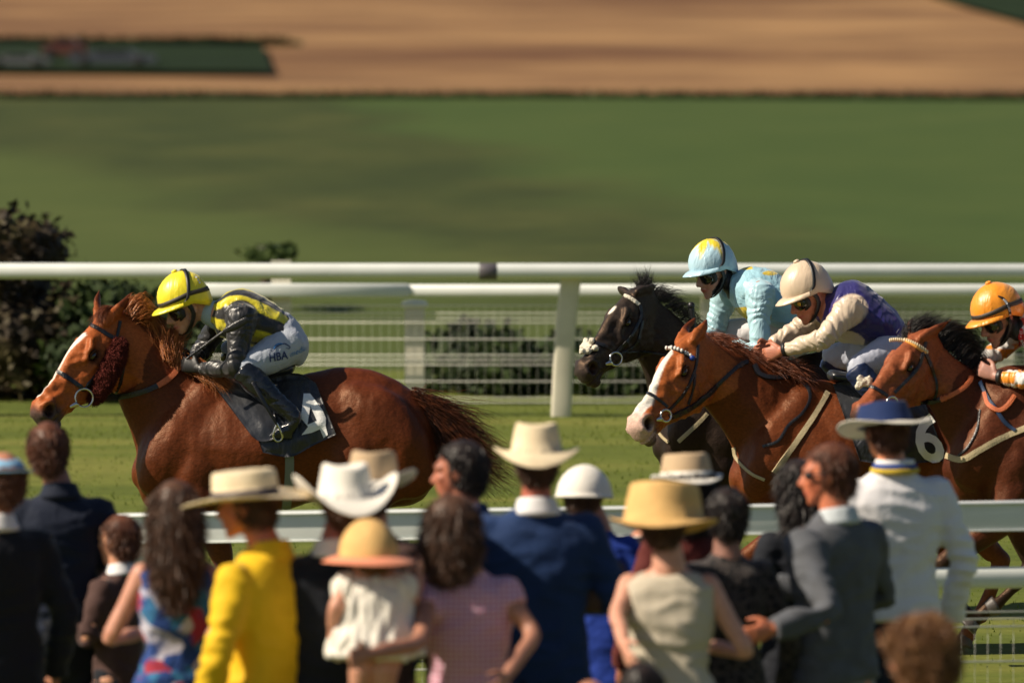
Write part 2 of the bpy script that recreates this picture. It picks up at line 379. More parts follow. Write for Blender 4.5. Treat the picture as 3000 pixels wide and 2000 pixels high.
# vehicles parked far off on the green strip
car_glass = plain('car_glass', (.02, .025, .03), .1, var=0); tyre_m = plain('tyre', (.02, .02, .02), .9)
def car(u, v, Y, col, ln, ht, label, rough=.35):
    p = ground_pt(u, v); z = gz(p[1]) + min(max((p[1] - 60) / 100, 0), 1) * 1.2 * noise.noise(Vector((p[0] * .012, p[1] * .012, 3.1))) + .35
    t = thing('parked_car', (p[0], p[1], z), label, 'car'); x, y = p[0], p[1]; L = ln / 2
    prof = [(-1, .35), (-.99, .62), (-.6, .72), (-.38, 1), (.38, 1), (.66, .72), (.98, .66), (1, .35), (.98, .18), (-.98, .18)]
    V = [(x + a * L, y + s * .85, z + b * ht) for s in (-1, 1) for a, b in prof]; k = len(prof)
    F = [tuple(range(k)), tuple(range(2 * k - 1, k - 1, -1))] + [(i, i + k, (i + 1) % k + k, (i + 1) % k) for i in range(k)]
    obj('body', mk_mesh(V, F, False), plain('car_paint', col, rough, var=.04), t)
    part('window', [obox((x, y - .86, z + .84 * ht), (L * .36, 0, 0), (0, .012, 0), (0, 0, ht * .11))], car_glass, t, False)
    for s in (-.62, .62):
        part('wheel', [ball((x + s * L, y - .82, z + .2 * ht + .05), (.33, 0, 0), (0, .12, 0), (0, 0, .33), 14)], tyre_m, t)
car(330, 186, 0, (.09, .10, .12), 5.0, .9, 'grey car parked on the dark green strip far behind')
car(55, 189, 0, (.18, .18, .18), 3.6, .7, 'small white car parked at the left edge of the green strip far behind')
car(190, 170, 0, (.16, .05, .035), 2.6, 1.2, 'small red car parked between the white and the grey one far behind')

# ------------------------------------------------------------------ rails and fences
white_p = plain('white_plastic', (.72, .75, .72), .42, var=.05, vscale=3, bump=.05, bscale=20)
cream_p = plain('cream_plastic', (.66, .62, .50), .5, var=.08, vscale=4)
wire_m = plain('galvanised_wire', (.62, .62, .56), .45, metal=.3, var=.1)
def rail_tube(p, q, ry, rz, n=20, ex=2.4):
    p, q = np.array(p), np.array(q); return loft([p, (p + q) / 2, q], [(0, ry, 0)] * 3, [(0, 0, rz)] * 3, n=n, sub=1, ex=ex, caps=(.2, .2))
DR = 43.7; s = FPX / DR
t = thing('running_rail', (at(1655, 1215, DR)[0], DR, gz(DR)), 'thick white running rail on leaning posts on the far side of the track', 'rail')
part('rail', [rail_tube(at(-1200, 793, DR), at(4200, 796, DR), .075, 23 / s)], white_p, t)
for k, u in enumerate((-105, 1655, 3415)):
    a, b, c, d = at(u + 18, 815, DR + .08), at(u + 8, 900, DR + .10), at(u - 4, 1060, DR + .13), at(u - 12, 1230, DR + .14)
    part('leaning_post', [tube([a, b, c, d], [(.085, .04)] * 4, side=(1, 0, 0), n=16, ex=4)], cream_p, t)
part('rail_joint', [rail_tube(at(1405, 795, DR), at(1455, 795, DR), .079, 24.2 / s)], plain('dark_joint', (.10, .09, .10), .5), t)
DB = 45.2; s = FPX / DB
t = thing('mesh_fence', (at(1215, 1215, DB)[0], DB, gz(DB)), 'white fence with a square top rail and wire mesh behind the running rail', 'fence')
part('rail', [rail_tube(at(560, 850, DB), at(1195, 851, DB), .06, 20 / s, ex=5)], white_p, t)
part('rail', [rail_tube(at(1195, 851, DB), at(4200, 850, DB), .045, 18 / s)], white_p, t)
for u, vt in ((822, 765), (1214, 900), (2085, 840), (2500, 840), (2945, 840), (3380, 840)):
    x = at(u, vt, DB); hw = .085
    part('post', [obox((x[0], DB + .1, (x[2] + gz(DB) - .2) / 2), (hw, 0, 0), (0, .05, 0), (0, 0, (x[2] - gz(DB) + .2) / 2))], cream_p, t, False)
    if u == 1214: part('post_cap', [loft([(x[0], DB + .1, x[2]), (x[0], DB + .1, x[2] + .03)], [(hw * 1.35, 0, 0)] * 2, [(0, -.07, 0)] * 2, n=20, ex=5, caps=(.1, .4))], white_p, t)
wires = []
for v in (895, 917, 932, 945, 993, 1040, 1054, 1068, 1117, 1165, 1178, 1192, 1213):
    a, b = at(620, v, DB), at(4200, v, DB); wires.append(tube([a, (a + b) / 2, b], .0044, n=6, sub=1, caps=(.1, .1)))
part('horizontal_wires', wires, wire_m, t)
wires = []
x0 = at(860, 900, DB)[0]; x1 = at(4000, 900, DB)[0]; zt, zb = at(0, 893, DB)[2], at(0, 1222, DB)[2]; x = x0
while x < x1:
    wires.append(tube([(x, DB, zb), (x, DB, zt)], .0013, n=5, sub=1, caps=(.1, .1))); x += .075
part('upright_wires', wires, plain('mesh_wire', (.48, .48, .40), .6), t)
# near rail in front of the crowd
def NR(u, v): D = 24.4; return at(u, v, D)
D = 24.4; s = FPX / D
t = thing('near_rail', (NR(2950, 1475)[0], D, 0), 'white double rail with wires between the crowd and the track', 'rail')
def slope(u, v): return v + (3000 - u) * .0145
def beam(v0, v1, ry, yoff, ex=5, name='rail', mt=white_p, u0=-400, u1=3500):
    a, b = at(u0, slope(u0, (v0 + v1) / 2), D + yoff), at(u1, slope(u1, (v0 + v1) / 2), D + yoff)
    return part(name, [rail_tube(a, b, ry, (v1 - v0) / 2 / s, ex=ex)], mt, t)
beam(1468, 1550, .045, 0, ex=7); beam(1466, 1474, .062, 0, ex=3); beam(1546, 1553, .056, 0, ex=3)
beam(1658, 1722, .05, .02, ex=2.4)
near_post = plain('near_post', (.62, .62, .56), .5, var=.06)
for u, lean in ((395, 0), (1150, 0), (1905, 0), (3075, 0)):
    p = NR(u, slope(u, 1500)); part('post', [obox((p[0], D + .12, p[2] / 2 - .1), (.075, 0, 0), (0, .04, 0), (0, 0, p[2] / 2 + .1))], near_post, t, False)
wr = []
for v in (1790, 1810, 1833, 1935, 2030, 2130):
    a, b = at(-400, slope(-400, v), D - .01), at(3500, slope(3500, v), D - .01); wr.append(tube([a, (a + b) / 2, b], .0045, n=6, sub=1, caps=(.1, .1)))
part('horizontal_wires', wr, wire_m, t)
wr = []; x = -5.4
while x < 5.4:
    wr.append(tube([(x, D - .005, .05), (x, D - .005, at(1500, slope(1500, 1790), D)[2])], .0009, n=5, sub=1, caps=(.1, .1))); x += .06
part('upright_wires', wr, wire_m, t)
# ------------------------------------------------------------------ horses
VOX_H = 0.009
def strands(guides, n, width, jit, seed=0, nseg=9, wisp=.25, lenr=(.6, 1.0), wl=3.0):
    """hair: guides = list of polylines; strands blend between neighbouring guides"""
    rg = np.random.default_rng(seed); G = [catmull(g, 4) for g in guides]; k = min(len(g) for g in G)
    G = np.array([[g[int(round(i * (len(g) - 1) / (k - 1)))] for i in range(k)] for g in G]); V, F = [], []
    for q in range(n):
        a = rg.uniform(0, len(G) - 1); i = min(int(a), len(G) - 2); f = a - i; line = G[i] * (1 - f) + G[i + 1] * f
        L = rg.uniform(*lenr); m = nseg; idx = np.linspace(0, L * (k - 1), m); lo = np.minimum(idx.astype(int), k - 2); fr = (idx - lo)[:, None]
        P = line[lo] * (1 - fr) + line[lo + 1] * fr; t = np.linspace(0, 1, m)
        off = rg.normal(size=3) * jit[0]; spread = rg.normal(size=3) * jit[1]; ph = rg.uniform(0, 6.28, 3)
        P = P + off + t[:, None] ** 1.5 * spread + wisp * jit[1] * np.sin(t[:, None] * wl * 3 + ph) * t[:, None]
        wd = width * rg.uniform(.5, 1.4) * (1 - t ** 2 * .92); T = np.gradient(P, axis=0); b = len(V)
        s0 = nrm(rg.normal(size=3))
        for j in range(m):
            tt = nrm(T[j]); s1 = nrm(np.cross(tt, s0)); s2 = np.cross(tt, s1)
            for an in (0, 2.094, 4.189): V.append(P[j] + (s1 * math.cos(an) + s2 * math.sin(an) * .45) * wd[j])
        for j in range(m - 1):
            for an in range(3):
                a2 = (an + 1) % 3; F.append((b + j * 3 + an, b + j * 3 + a2, b + (j + 1) * 3 + a2, b + (j + 1) * 3 + an))
    return np.array(V), F
def hair_mat(name, c0, c1, rough=.42):
    m, n, b = mat_new(name); nz = nd(n, 'ShaderNodeTexNoise', Scale=26.0, Detail=3.0); n.links.new(coords(n), nz.inputs['Vector'])
    n.links.new(ramp(n, nz.outputs[0], [(.28, c0), (.78, c1)]), b.inputs['Base Color']); b.inputs['Roughness'].default_value = rough
    b.inputs['Specular IOR Level'].default_value = .4; return m
def coat_mat(name, rough=.46):
    m, n, b = mat_new(name); a = nd(n, 'ShaderNodeAttribute'); a.attribute_name = 'Col'
    nz = nd(n, 'ShaderNodeTexNoise', Scale=5.0, Detail=8.0, Roughness=.65); n.links.new(coords(n), nz.inputs['Vector'])
    v = ramp(n, nz.outputs[0], [(.3, (.80, .78, .76)), (.7, (1.18, 1.2, 1.2))]); n.links.new(mixn(n, 1.0, a.outputs['Color'], v, 'MULTIPLY'), b.inputs['Base Color'])
    hz = nd(n, 'ShaderNodeTexNoise', Scale=95.0, Detail=3.0, Roughness=.7); n.links.new(coords(n, (.5, 1, .8)), hz.inputs['Vector'])
    bc = b.inputs['Base Color'].links[0].from_socket; n.links.new(mixn(n, 1.0, bc, ramp(n, hz.outputs[0], [(.3, (.72, .72, .72)), (.7, (1.28, 1.26, 1.24))]), 'MULTIPLY'), b.inputs['Base Color'])
    rz = nd(n, 'ShaderNodeMapRange'); rz.inputs['To Min'].default_value = rough - .1; rz.inputs['To Max'].default_value = rough + .14; n.links.new(nz.outputs[0], rz.inputs[0]); n.links.new(rz.outputs[0], b.inputs['Roughness'])
    b.inputs['Specular IOR Level'].default_value = .42; b.inputs['Specular Tint'].default_value = (1, .62, .38, 1); b.inputs['Sheen Weight'].default_value = .0
    b.inputs['Sheen Tint'].default_value = (1, .7, .45, 1)
    f = nd(n, 'ShaderNodeTexNoise', Scale=220.0, Detail=2.0); n.links.new(coords(n, (.35, 1, 1)), f.inputs['Vector'])
    f2 = nd(n, 'ShaderNodeTexNoise', Scale=16.0, Detail=4.0); n.links.new(coords(n), f2.inputs['Vector'])
    ad = nd(n, 'ShaderNodeMath'); ad.operation = 'MULTIPLY_ADD'; ad.inputs[1].default_value = 5.0; n.links.new(f2.outputs[0], ad.inputs[0]); n.links.new(f.outputs[0], ad.inputs[2])
    bp = nd(n, 'ShaderNodeBump', Strength=.38, Distance=.004); n.links.new(ad.outputs[0], bp.inputs['Height']); n.links.new(bp.outputs[0], b.inputs['Normal']); return m
leather = plain('black_leather', (.012, .012, .015), .38, bump=.3, bscale=90, var=.2, spec=.6)
steel = plain('polished_steel', (.7, .68, .62), .22, metal=1.0, var=.05)
rubber_grip = plain('orange_grip', (.55, .13, .04), .55, bump=.4, bscale=200)
fleece_w = plain('white_fleece', (.72, .66, .52), .95, bump=1.0, bscale=70, sheen=.4)
eye_m = plain('horse_eye', (.012, .007, .005), .06, var=0, coat=1.0)
hoof_m = plain('hoof', (.06, .05, .045), .5, bump=.2, bscale=40)

class Horse:
    """canonical galloping body (metres; x forward, y towards the camera, z up) placed in the world"""
    def __init__(s, D, du, dv, scale, yaw, neck, poll, muz, psi, roll, cols, name, label, ears, rx=0, headk=1.0):
        s.D, s.sc, s.yaw = D, scale, yaw; k = FPX / D / 540.0
        # canonical pixel (u0, v0) of the leading horse -> this horse
        s.du, s.dv, s.k = du, dv, k * scale
        s.near = vec(math.sin(yaw), -math.cos(yaw), 0); s.fwd = vec(-math.cos(yaw), -math.sin(yaw), 0)
        s.pivot = s.base(840, 1300)
        s.cols = cols; g = s.base(840, 1936); s.root = thing('racehorse', (g[0], g[1], gz(D)), label, 'horse', 'horses galloping to the left')
        s.neck, s.poll, s.muz, s.psi, s.roll, s.ears = neck, poll, muz, psi, roll, ears; s.headk = headk
    def base(s, u, v):
        cu, cv = 840, 1300
        return at(cu + s.du + (u - cu) * s.k, cv + s.dv + (v - cv) * s.k, s.D)
    def P(s, u, v, l=0.0):
        """canonical pixel + distance l towards the camera -> world, turned by the yaw about the vertical"""
        b = s.base(u, v); d = b[0] - s.pivot[0]
        q = vec(s.pivot[0] + d * math.cos(s.yaw), s.D + d * math.sin(s.yaw), b[2]); return q + s.near * l * s.sc
    def H(s, t, lat, d):
        """head frame: t along poll -> muzzle, lat towards the camera, d towards the forehead (all in head lengths)"""
        return s.hp + (s.ha * t + s.hl * lat + s.hd * d) * s.L
    def toH(s, V):
        q = V - s.hp; return np.stack([q @ s.ha, q @ s.hl, q @ s.hd], 1) / s.L
    def build_body(s):
        P = s.P; parts = []
        tr = [(1268, 1235, 1400, .09, .1), (1250, 1182, 1450, .17, .15), (1200, 1137, 1480, .235, .25), (1130, 1097, 1490, .265, .3), (1050, 1074, 1485, .27, .3), (980, 1076, 1470, .255, .25),
              (900, 1092, 1475, .265, .2), (820, 1106, 1495, .285, .2), (740, 1108, 1508, .295, .3), (680, 1098, 1512, .28, .45), (620, 1088, 1512, .255, .6), (560, 1095, 1512, .235, .55),
              (500, 1130, 1508, .215, .4), (450, 1195, 1500, .195, .25), (418, 1270, 1470, .15, .1), (402, 1335, 1425, .08, 0)]
        cen = [P(u, (a + b) / 2) for u, a, b, w, e in tr]; up = vec(0, 0, 1)
        parts.append(loft(cen, [s.near * w * s.sc for *_, w, e in tr], [(P(u, a) - P(u, b)) / 2 for u, a, b, w, e in tr], [e for *_, e in tr], .12, n=28, caps=(.6, .5)))
        # neck: crest / throat pairs in photograph pixels of this horse
        off = 0
        cn, A, B = [], [], []
        for (cu, cv), (tu, tv), w in s.neck:
            a, b = at(cu, cv, s.D), at(tu, tv, s.D)
            if s.yaw: 
                for q in (a, b): q[1] = s.D + (q[0] - s.pivot[0]) * math.tan(s.yaw)
            cn.append((a + b) / 2); B.append((a - b) / 2); A.append(s.near * w * s.sc)
        parts.append(loft(cn, A, B, .45, .25, n=24, caps=(.5, .4)))
        pl, mz = at(*s.poll, s.D), at(*s.muz, s.D)
        if s.yaw: 
            dy = (pl[0] - s.pivot[0]) * math.tan(s.yaw); pl[1] += dy; mz[1] += dy
        e = mz - pl; Lp = np.linalg.norm(e); s.L = Lp / math.cos(s.psi) * s.headk; s.hp = pl
        s.ha = nrm(nrm(e) * math.cos(s.psi) + vec(0, -1, 0) * math.sin(s.psi))
        n0 = vec(0, -1, 0); n0 = nrm(n0 - s.ha * n0.dot(s.ha)); d0 = np.cross(n0, s.ha)
        if d0[2] < 0: d0 = -d0
        cr, sr = math.cos(s.roll), math.sin(s.roll); s.hl = n0 * cr - d0 * sr * 1.0; s.hd = d0 * cr + n0 * sr
        hs = [(-.02, .13, -.20, .095, 0, .1), (.12, .165, -.30, .115, .1, .25), (.25, .17, -.34, .13, .12, .35), (.38, .175, -.33, .132, .15, .4), (.50, .158, -.285, .115, .2, .4),
              (.62, .13, -.225, .092, .25, .35), (.74, .11, -.175, .078, .25, .3), (.85, .105, -.155, .080, .2, .25), (.94, .10, -.155, .082, .1, .2), (1.0, .055, -.13, .066, 0, .1)]
        cen = [s.H(t, 0, (a + b) / 2) for t, a, b, *_ in hs]
        parts.append(loft(cen, [s.hl * w * s.L for _, _, _, w, _, _ in hs], [s.hd * (a - b) / 2 * s.L for _, a, b, *_ in hs], [h[4] for h in hs], [h[5] for h in hs], n=26, ex=2.25, caps=(.6, .35)))
        L = s.L
        for sg in (-1, 1):
            H = s.H
            parts.append(tube([H(.30, sg * .095, .125), H(.36, sg * .118, .095), H(.43, sg * .112, .065)], [(.030 * L, .026 * L)] * 3, side=s.hl))          # brow
            parts.append(tube([H(.42, sg * .105, -.03), H(.55, sg * .088, -.04), H(.66, sg * .07, -.045)], [.030 * L, .022 * L, .014 * L], side=s.hl))      # facial crest
            parts.append(ball(H(.29, sg * .062, -.20), s.ha * .135 * L, s.hd * .125 * L, s.hl * .055 * L))                                           # jowl
            parts.append(tube([H(.80, sg * .045, .035), H(.90, sg * .068, .03), H(.965, sg * .062, .0)], [.035 * L, .042 * L, .034 * L], side=s.hl))             # nostril wing
            parts.append(tube([H(.62, sg * .05, -.12), H(.80, sg * .055, -.09)], [.035 * L, .03 * L], side=s.hl))
            # ears
            fwd_ = 1; eu, ev = s.ears[0 if sg > 0 else 1]; tip = at(eu, ev, s.hp[1] - sg * .085 * L * 1.2 + .04)
            tip = tip + (tip - H(.075, sg * .075, .135)) * .38; b0 = H(.075, sg * .080, .125); mid = b0 * .45 + tip * .55 + s.hl * sg * .022 * L
            sd_ = nrm(np.cross(tip - b0, s.ha * fwd_ + s.hl * sg * .5))
            parts.append(tube([b0 - (tip - b0) * .15, b0 * .78 + tip * .22, mid, tip * .86 + b0 * .14, tip], [(.036 * L, .03 * L), (.05 * L, .034 * L), (.050 * L, .026 * L), (.026 * L, .017 * L), (.011 * L, .010 * L)], side=sd_))
        parts.append(ball(s.H(.93, 0, -.155), s.ha * .055 * L, s.hd * .035 * L, s.hl * .05 * L))
        # shoulder, forearm, quarter and thigh masses of both sides, legs with joints
        for sg in (-1, 1):
            def Q(u, v, l): return P(u, v, sg * l)
            sd_ = s.near
            parts.append(tube([Q(625, 1150, .08), Q(560, 1250, .135), Q(490, 1350, .16), Q(450, 1415, .13)], [(.06, .10), (.075, .15), (.075, .14), (.06, .09)], side=sd_))
            parts.append(tube([Q(640, 1290, .165), Q(585, 1380, .175), Q(560, 1460, .16)], [(.08, .14), (.08, .13), (.07, .09)], side=sd_))
            parts.append(tube([Q(1040, 1170, .12), Q(1100, 1210, .15), Q(1180, 1300, .165), Q(1215, 1400, .15)], [(.10, .12), (.12, .17), (.12, .16), (.10, .13)], side=sd_))
            parts.append(tube([Q(1060, 1200, .17), Q(1040, 1330, .20), Q(1010, 1440, .185)], [(.08, .12), (.085, .14), (.08, .11)], side=sd_))
            near = sg > 0
            fore = [(590, 1440, .17), (535, 1530, .17), (400, 1630, .16), (375, 1650, .16), (405, 1720, .15), (432, 1785, .15), (470, 1800, .15), (500, 1785, .15)] if near else \
                   [(585, 1440, .16), (610, 1530, .16), (655, 1660, .15), (648, 1690, .15), (590, 1755, .15), (545, 1795, .15), (515, 1808, .15), (490, 1832, .15)]
            rf = [(.09, .12), (.075, .095), (.048, .052), (.047, .050), (.030, .032), (.036, .040), (.029, .031), (.042, .045)]
            parts.append(tube([Q(*f) for f in fore], rf, side=sd_, sub=4))
            hind = [(1120, 1400, .16), (1075, 1500, .17), (1160, 1600, .15), (1190, 1630, .15), (1165, 1710, .14), (1130, 1790, .14), (1105, 1810, .14), (1085, 1850, .14)] if near else \
                   [(1080, 1400, .16), (1010, 1490, .16), (1050, 1600, .14), (1070, 1640, .14), (1020, 1710, .14), (965, 1780, .14), (935, 1800, .14), (905, 1840, .14)]
            rh = [(.13, .19), (.085, .12), (.05, .062), (.048, .058), (.033, .036), (.038, .042), (.03, .032), (.044, .046)]
            parts.append(tube([Q(*f) for f in hind], rh, side=sd_, sub=4))
            s.hooves = getattr(s, 'hooves', []) + [(Q(*fore[-2]), Q(*fore[-1])), (Q(*hind[-2]), Q(*hind[-1]))]
        m = remesh(parts, VOX_H, 4); V = get_v(m); N = get_n(m); h = s.toH(V); t, l, d = h.T; al = np.abs(l)
        inh = (t > -.05) & (t < 1.15) & (d < .26) & (d > -.36) & (al < .2)
        # long smooth muscles on the trunk, crisp head
        E = np.empty(len(m.edges) * 2, int); m.edges.foreach_get('vertices', E); E = E.reshape(-1, 2); deg = np.bincount(E.ravel(), minlength=len(V))[:, None]
        wk = (1 - np.where(t < .02, 0, inh * 1.0)) * .5; wk = (wk * smst(V[:, 2], s.base(0, 1600)[2] - .05, s.base(0, 1560)[2]))[:, None]
        for _ in range(26):
            S = np.stack([np.bincount(E[:, 0], V[E[:, 1], k], len(V)) + np.bincount(E[:, 1], V[E[:, 0], k], len(V)) for k in range(3)], 1) / deg
            V = V + (S - V) * wk
        set_v(m, V); N = get_n(m)
        # nostrils, mouth, eye sockets pressed into the surface
        sn = np.where(inh, 1.0, 0.0)
        nost = np.exp(-((np.maximum(0, np.hypot((t - .925) / .042, (d + .0) / .046) - .45) / .5) ** 2)) * (al > .03) * sn
        rim = np.exp(-(((np.hypot((t - .925) / 1.0, (d - .005)) - .058) / .016) ** 2)) * (al > .03) * sn
        mouth = np.exp(-((d + .098 + .04 * (1 - t)) / .011) ** 2) * smst(t, .74, .80) * sn
        sock = np.exp(-(((t - .375) / .05) ** 2 + ((d - .035) / .036) ** 2)) * (al > .05) * sn
        crs = np.exp(-(((t - .56) / .11) ** 2 + ((d + .115 + .1 * (t - .5)) / .02) ** 2)) * (al > .02) * sn
        vein = ((.18 - np.abs(fnoise(V * np.array([1., 1, 1]), 11, 3))) * 1.5 + fnoise(V, 26, 7) * .7) * smst(t, .12, .25) * sn * (1 - smst(t, .84, .95)) * (1 - smst(d, .10, .15))
        V = V + N * ((-.045 * nost + .010 * rim - .014 * mouth - .020 * sock - .010 * crs + .011 * vein) * L / .7)[:, None]
        # soft muscle relief on neck and trunk
        rel = fnoise(V * np.array([1.0, 1.0, .55]), 7.5, 11); rel2 = fnoise(V * np.array([1.6, 1.0, .5]), 15, 5); V = V + N * ((1 - sn) * (rel * .010 + rel2 * .0022))[:, None]
        set_v(m, V); s.V0 = V; s.hh = (t, l, d, al, sn, nost)
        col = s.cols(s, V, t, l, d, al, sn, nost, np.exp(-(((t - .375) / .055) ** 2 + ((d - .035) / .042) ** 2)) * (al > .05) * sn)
        set_col(m, col); s.mesh = m; s.bvh = bvh_of(m)
        s.body = obj('body', m, coat_mat(s.root.name + '_coat'), s.root)
        for sg in (-1, 1):
            c = s.H(.375, sg * .103, .036); r = .040 * L
            part('eye', [ball(c, s.ha * r, s.hd * r * .8, s.hl * r * .72)], eye_m, s.root)
            up_ = tube([s.H(.325, sg * .118, .035), s.H(.35, sg * .130, .062), s.H(.385, sg * .132, .066), s.H(.42, sg * .116, .045)], [.006 * L, .011 * L, .011 * L, .006 * L], side=s.hl)
            me = remesh([up_], .003, 2); set_col(me, np.tile(s.lidcol, (len(me.vertices), 1))); obj('eyelid', me, s.body.data.materials[0], s.root)
        for a, b in s.hooves:
            q = nrm(b - a); pts = [b + q * .005, b + q * .03, b + q * .055]
            part('hoof', [tube(pts, [.042, .050, .058], side=s.near, n=16, sub=2, caps=(.2, .08))], s.hoofm, s.root)
    # --- tack laid on the surface: rays through photograph pixels hit the body
    def hit(s, u, v, off=.006, bvh=None, fb=None):
        d = Vector(nrm(ray(u, v))); r = (bvh or s.bvh).ray_cast(Vector(CAMP), d)
        if r[0] is None: return None
        n = r[1]; n = n if n.dot(d) < 0 else -n
        return np.array(r[0] + n * off), np.array(n)
    def strap(s, px, wpx, name='strap', mat=None, parent=None, off=.007, th=.003, bvh=None, sub=6):
        """a flat strap following the surface under a line of pixels; wpx = width in pixels"""
        line = catmull(px, sub); T = np.gradient(line, axis=0); Lf, Rt, lastn = [], [], None; h = wpx / 2
        V, F = [], []; ok = []
        for p, t in zip(line, T):
            nn = nrm(np.array([-t[1], t[0], 0]))[:2]; row = []
            for k in (-1, 0, 1):
                r = s.hit(p[0] + nn[0] * h * k, p[1] + nn[1] * h * k, off, bvh); row.append(r)
            if row[1] is None: continue
            c = row[1]
            for k in (0, 2):
                if row[k] is None or abs(row[k][0][1] - c[0][1]) > .05:
                    q = at(p[0] + nn[0] * h * (k - 1), p[1] + nn[1] * h * (k - 1), c[0][1]); row[k] = (q, c[1])
            ok.append((row[0][0], row[1][0], row[2][0], c[1]))
        if len(ok) < 2: return None
        for a, b, c, n in ok: V += [a, b + n * .001, c, c - n * (th + off), a - n * (th + off)]
        for i in range(len(ok) - 1):
            for j in range(5): j2 = (j + 1) % 5; F.append((i * 5 + j, i * 5 + j2, (i + 1) * 5 + j2, (i + 1) * 5 + j))
        F += [tuple(range(5)), tuple((len(ok) - 1) * 5 + 4 - j for j in range(5))]
        return obj(name, mk_mesh(V, F, False), mat or leather, parent or s.root)
    def ring(s, t, tilt, w, name, mat=None, parent=None, lim=(0, 360), off=.006, d0=-.06, bead=None):
        """band round the head in the plane through H(t): tilt leans it"""
        c = s.H(t, 0, d0); ax = nrm(s.ha + s.hd * tilt); a = nrm(s.hl); b = np.cross(ax, a); b = b if b.dot(s.hd) > 0 else -b
        P = []
        for g in range(lim[0], lim[1] + 1, 8):
            dr = a * math.cos(R(g)) + b * math.sin(R(g)); r = s.bvh.ray_cast(Vector(c + dr * .5), Vector(-dr), .5)
            if r[0] is not None: P.append((np.array(r[0]) + dr * off, dr))
        if len(P) < 3: return None
        V, F = [], []
        for p, dr in P:
            V += [p + ax * w / 2, p + dr * .002, p - ax * w / 2, p - ax * w / 2 - dr * .006, p + ax * w / 2 - dr * .006]
        k = len(P); full = lim[1] - lim[0] >= 352
        for i in range(k if full else k - 1):
            i2 = (i + 1) % k
            for j in range(5): j2 = (j + 1) % 5; F.append((i * 5 + j, i * 5 + j2, i2 * 5 + j2, i2 * 5 + j))
        o = obj(name, mk_mesh(V, F, False), mat or leather, parent or s.root); s.lastring = P; return o
    def free(s, pts, r, name, mat, parent=None, flat=1.0):
        return part(name, [tube(pts, [(r * flat, r)] * len(pts), side=(0, .3, 1), n=10, sub=6)], mat, parent or s.root)
    def patch(s, top, bot, nu, nv, name, mat, off=.02, th=.01, flap=0.0, parent=None, bvh=None):
        """cloth between two pixel curves, lying on the body"""
        T, B = catmull(top, 8), catmull(bot, 8)
        def res(c, k):
            i = np.linspace(0, len(c) - 1, k); lo = np.minimum(i.astype(int), len(c) - 2); f = (i - lo)[:, None]; return c[lo] * (1 - f) + c[lo + 1] * f
        T, B = res(T, nu), res(B, nu); V = []; last = np.array([s.D - .3 * s.sc]); G = np.full((nv, nu), np.nan); UV = np.zeros((nv, nu, 2))
        for i in range(nv):
            for j in range(nu):
                f = i / (nv - 1); uv = T[j] * (1 - f) + B[j] * f; UV[i, j] = uv; r = s.hit(uv[0], uv[1], 0, bvh)
                if r: G[i, j] = r[0][1]
        my = np.nanmin(G); 
        for i in range(nv):
            for j in range(nu):
                if np.isnan(G[i, j]):
                    q = G[max(0, i - 3):i + 4, max(0, j - 3):j + 4]; G[i, j] = np.nanmean(q) if np.isfinite(q).any() else my + .1
        for _ in range(3): 
            Gp = np.pad(G, 1, mode='edge'); G = np.minimum(G, (Gp[:-2, 1:-1] + Gp[2:, 1:-1] + Gp[1:-1, :-2] + Gp[1:-1, 2:] + 2 * G) / 6)
        for i in range(nv):
            for j in range(nu):
                y = G[i, j] - off - flap * (.6 + .4 * noise.noise(Vector((i * .25, j * .3, 1.7)))) * (noise.noise(Vector((UV[i, j, 0] * .022, UV[i, j, 1] * .018, 5))) + .4)
                V.append(at(UV[i, j, 0], UV[i, j, 1], y))
        n = nu * nv; V = np.array(V); V = np.vstack([V, V + vec(0, th, 0)]); F = []
        idx = lambda i, j: i * nu + j
        for i in range(nv - 1):
            for j in range(nu - 1):
                F.append((idx(i, j), idx(i, j + 1), idx(i + 1, j + 1), idx(i + 1, j))); F.append(tuple(n + k for k in (idx(i, j), idx(i + 1, j), idx(i + 1, j + 1), idx(i, j + 1))))
        bd = [idx(0, j) for j in range(nu)] + [idx(i, nu - 1) for i in range(1, nv)] + [idx(nv - 1, j) for j in range(nu - 2, -1, -1)] + [idx(i, 0) for i in range(nv - 2, 0, -1)]
        for a, b in zip(bd, bd[1:] + bd[:1]): F.append((a, b, b + n, a + n))
        return obj(name, mk_mesh(V, F), mat, parent or s.root)
def decal(outline, holes, bvh, off, name, mat, parent, step=9, th=.002):
    """flat lettering: pixel outlines cut to small triangles and laid on a surface"""
    import bmesh
    def dens(pl):
        o = []
        for a, b in zip(pl, pl[1:] + pl[:1]):
            k = max(1, int(math.hypot(b[0] - a[0], b[1] - a[1]) / step)); o += [(a[0] + (b[0] - a[0]) * i / k, a[1] + (b[1] - a[1]) * i / k) for i in range(k)]
        return o
    polys = [[Vector((x, y, 0)) for x, y in dens(pl)] for pl in [outline] + holes]; tri = tessellate_polygon(polys)
    bm = bmesh.new(); vs = [bm.verts.new(v) for p in polys for v in p]
    for t in tri:
        try: bm.faces.new([vs[i] for i in t])
        except ValueError: pass
    lay(bm, bvh, off, name, mat, parent)
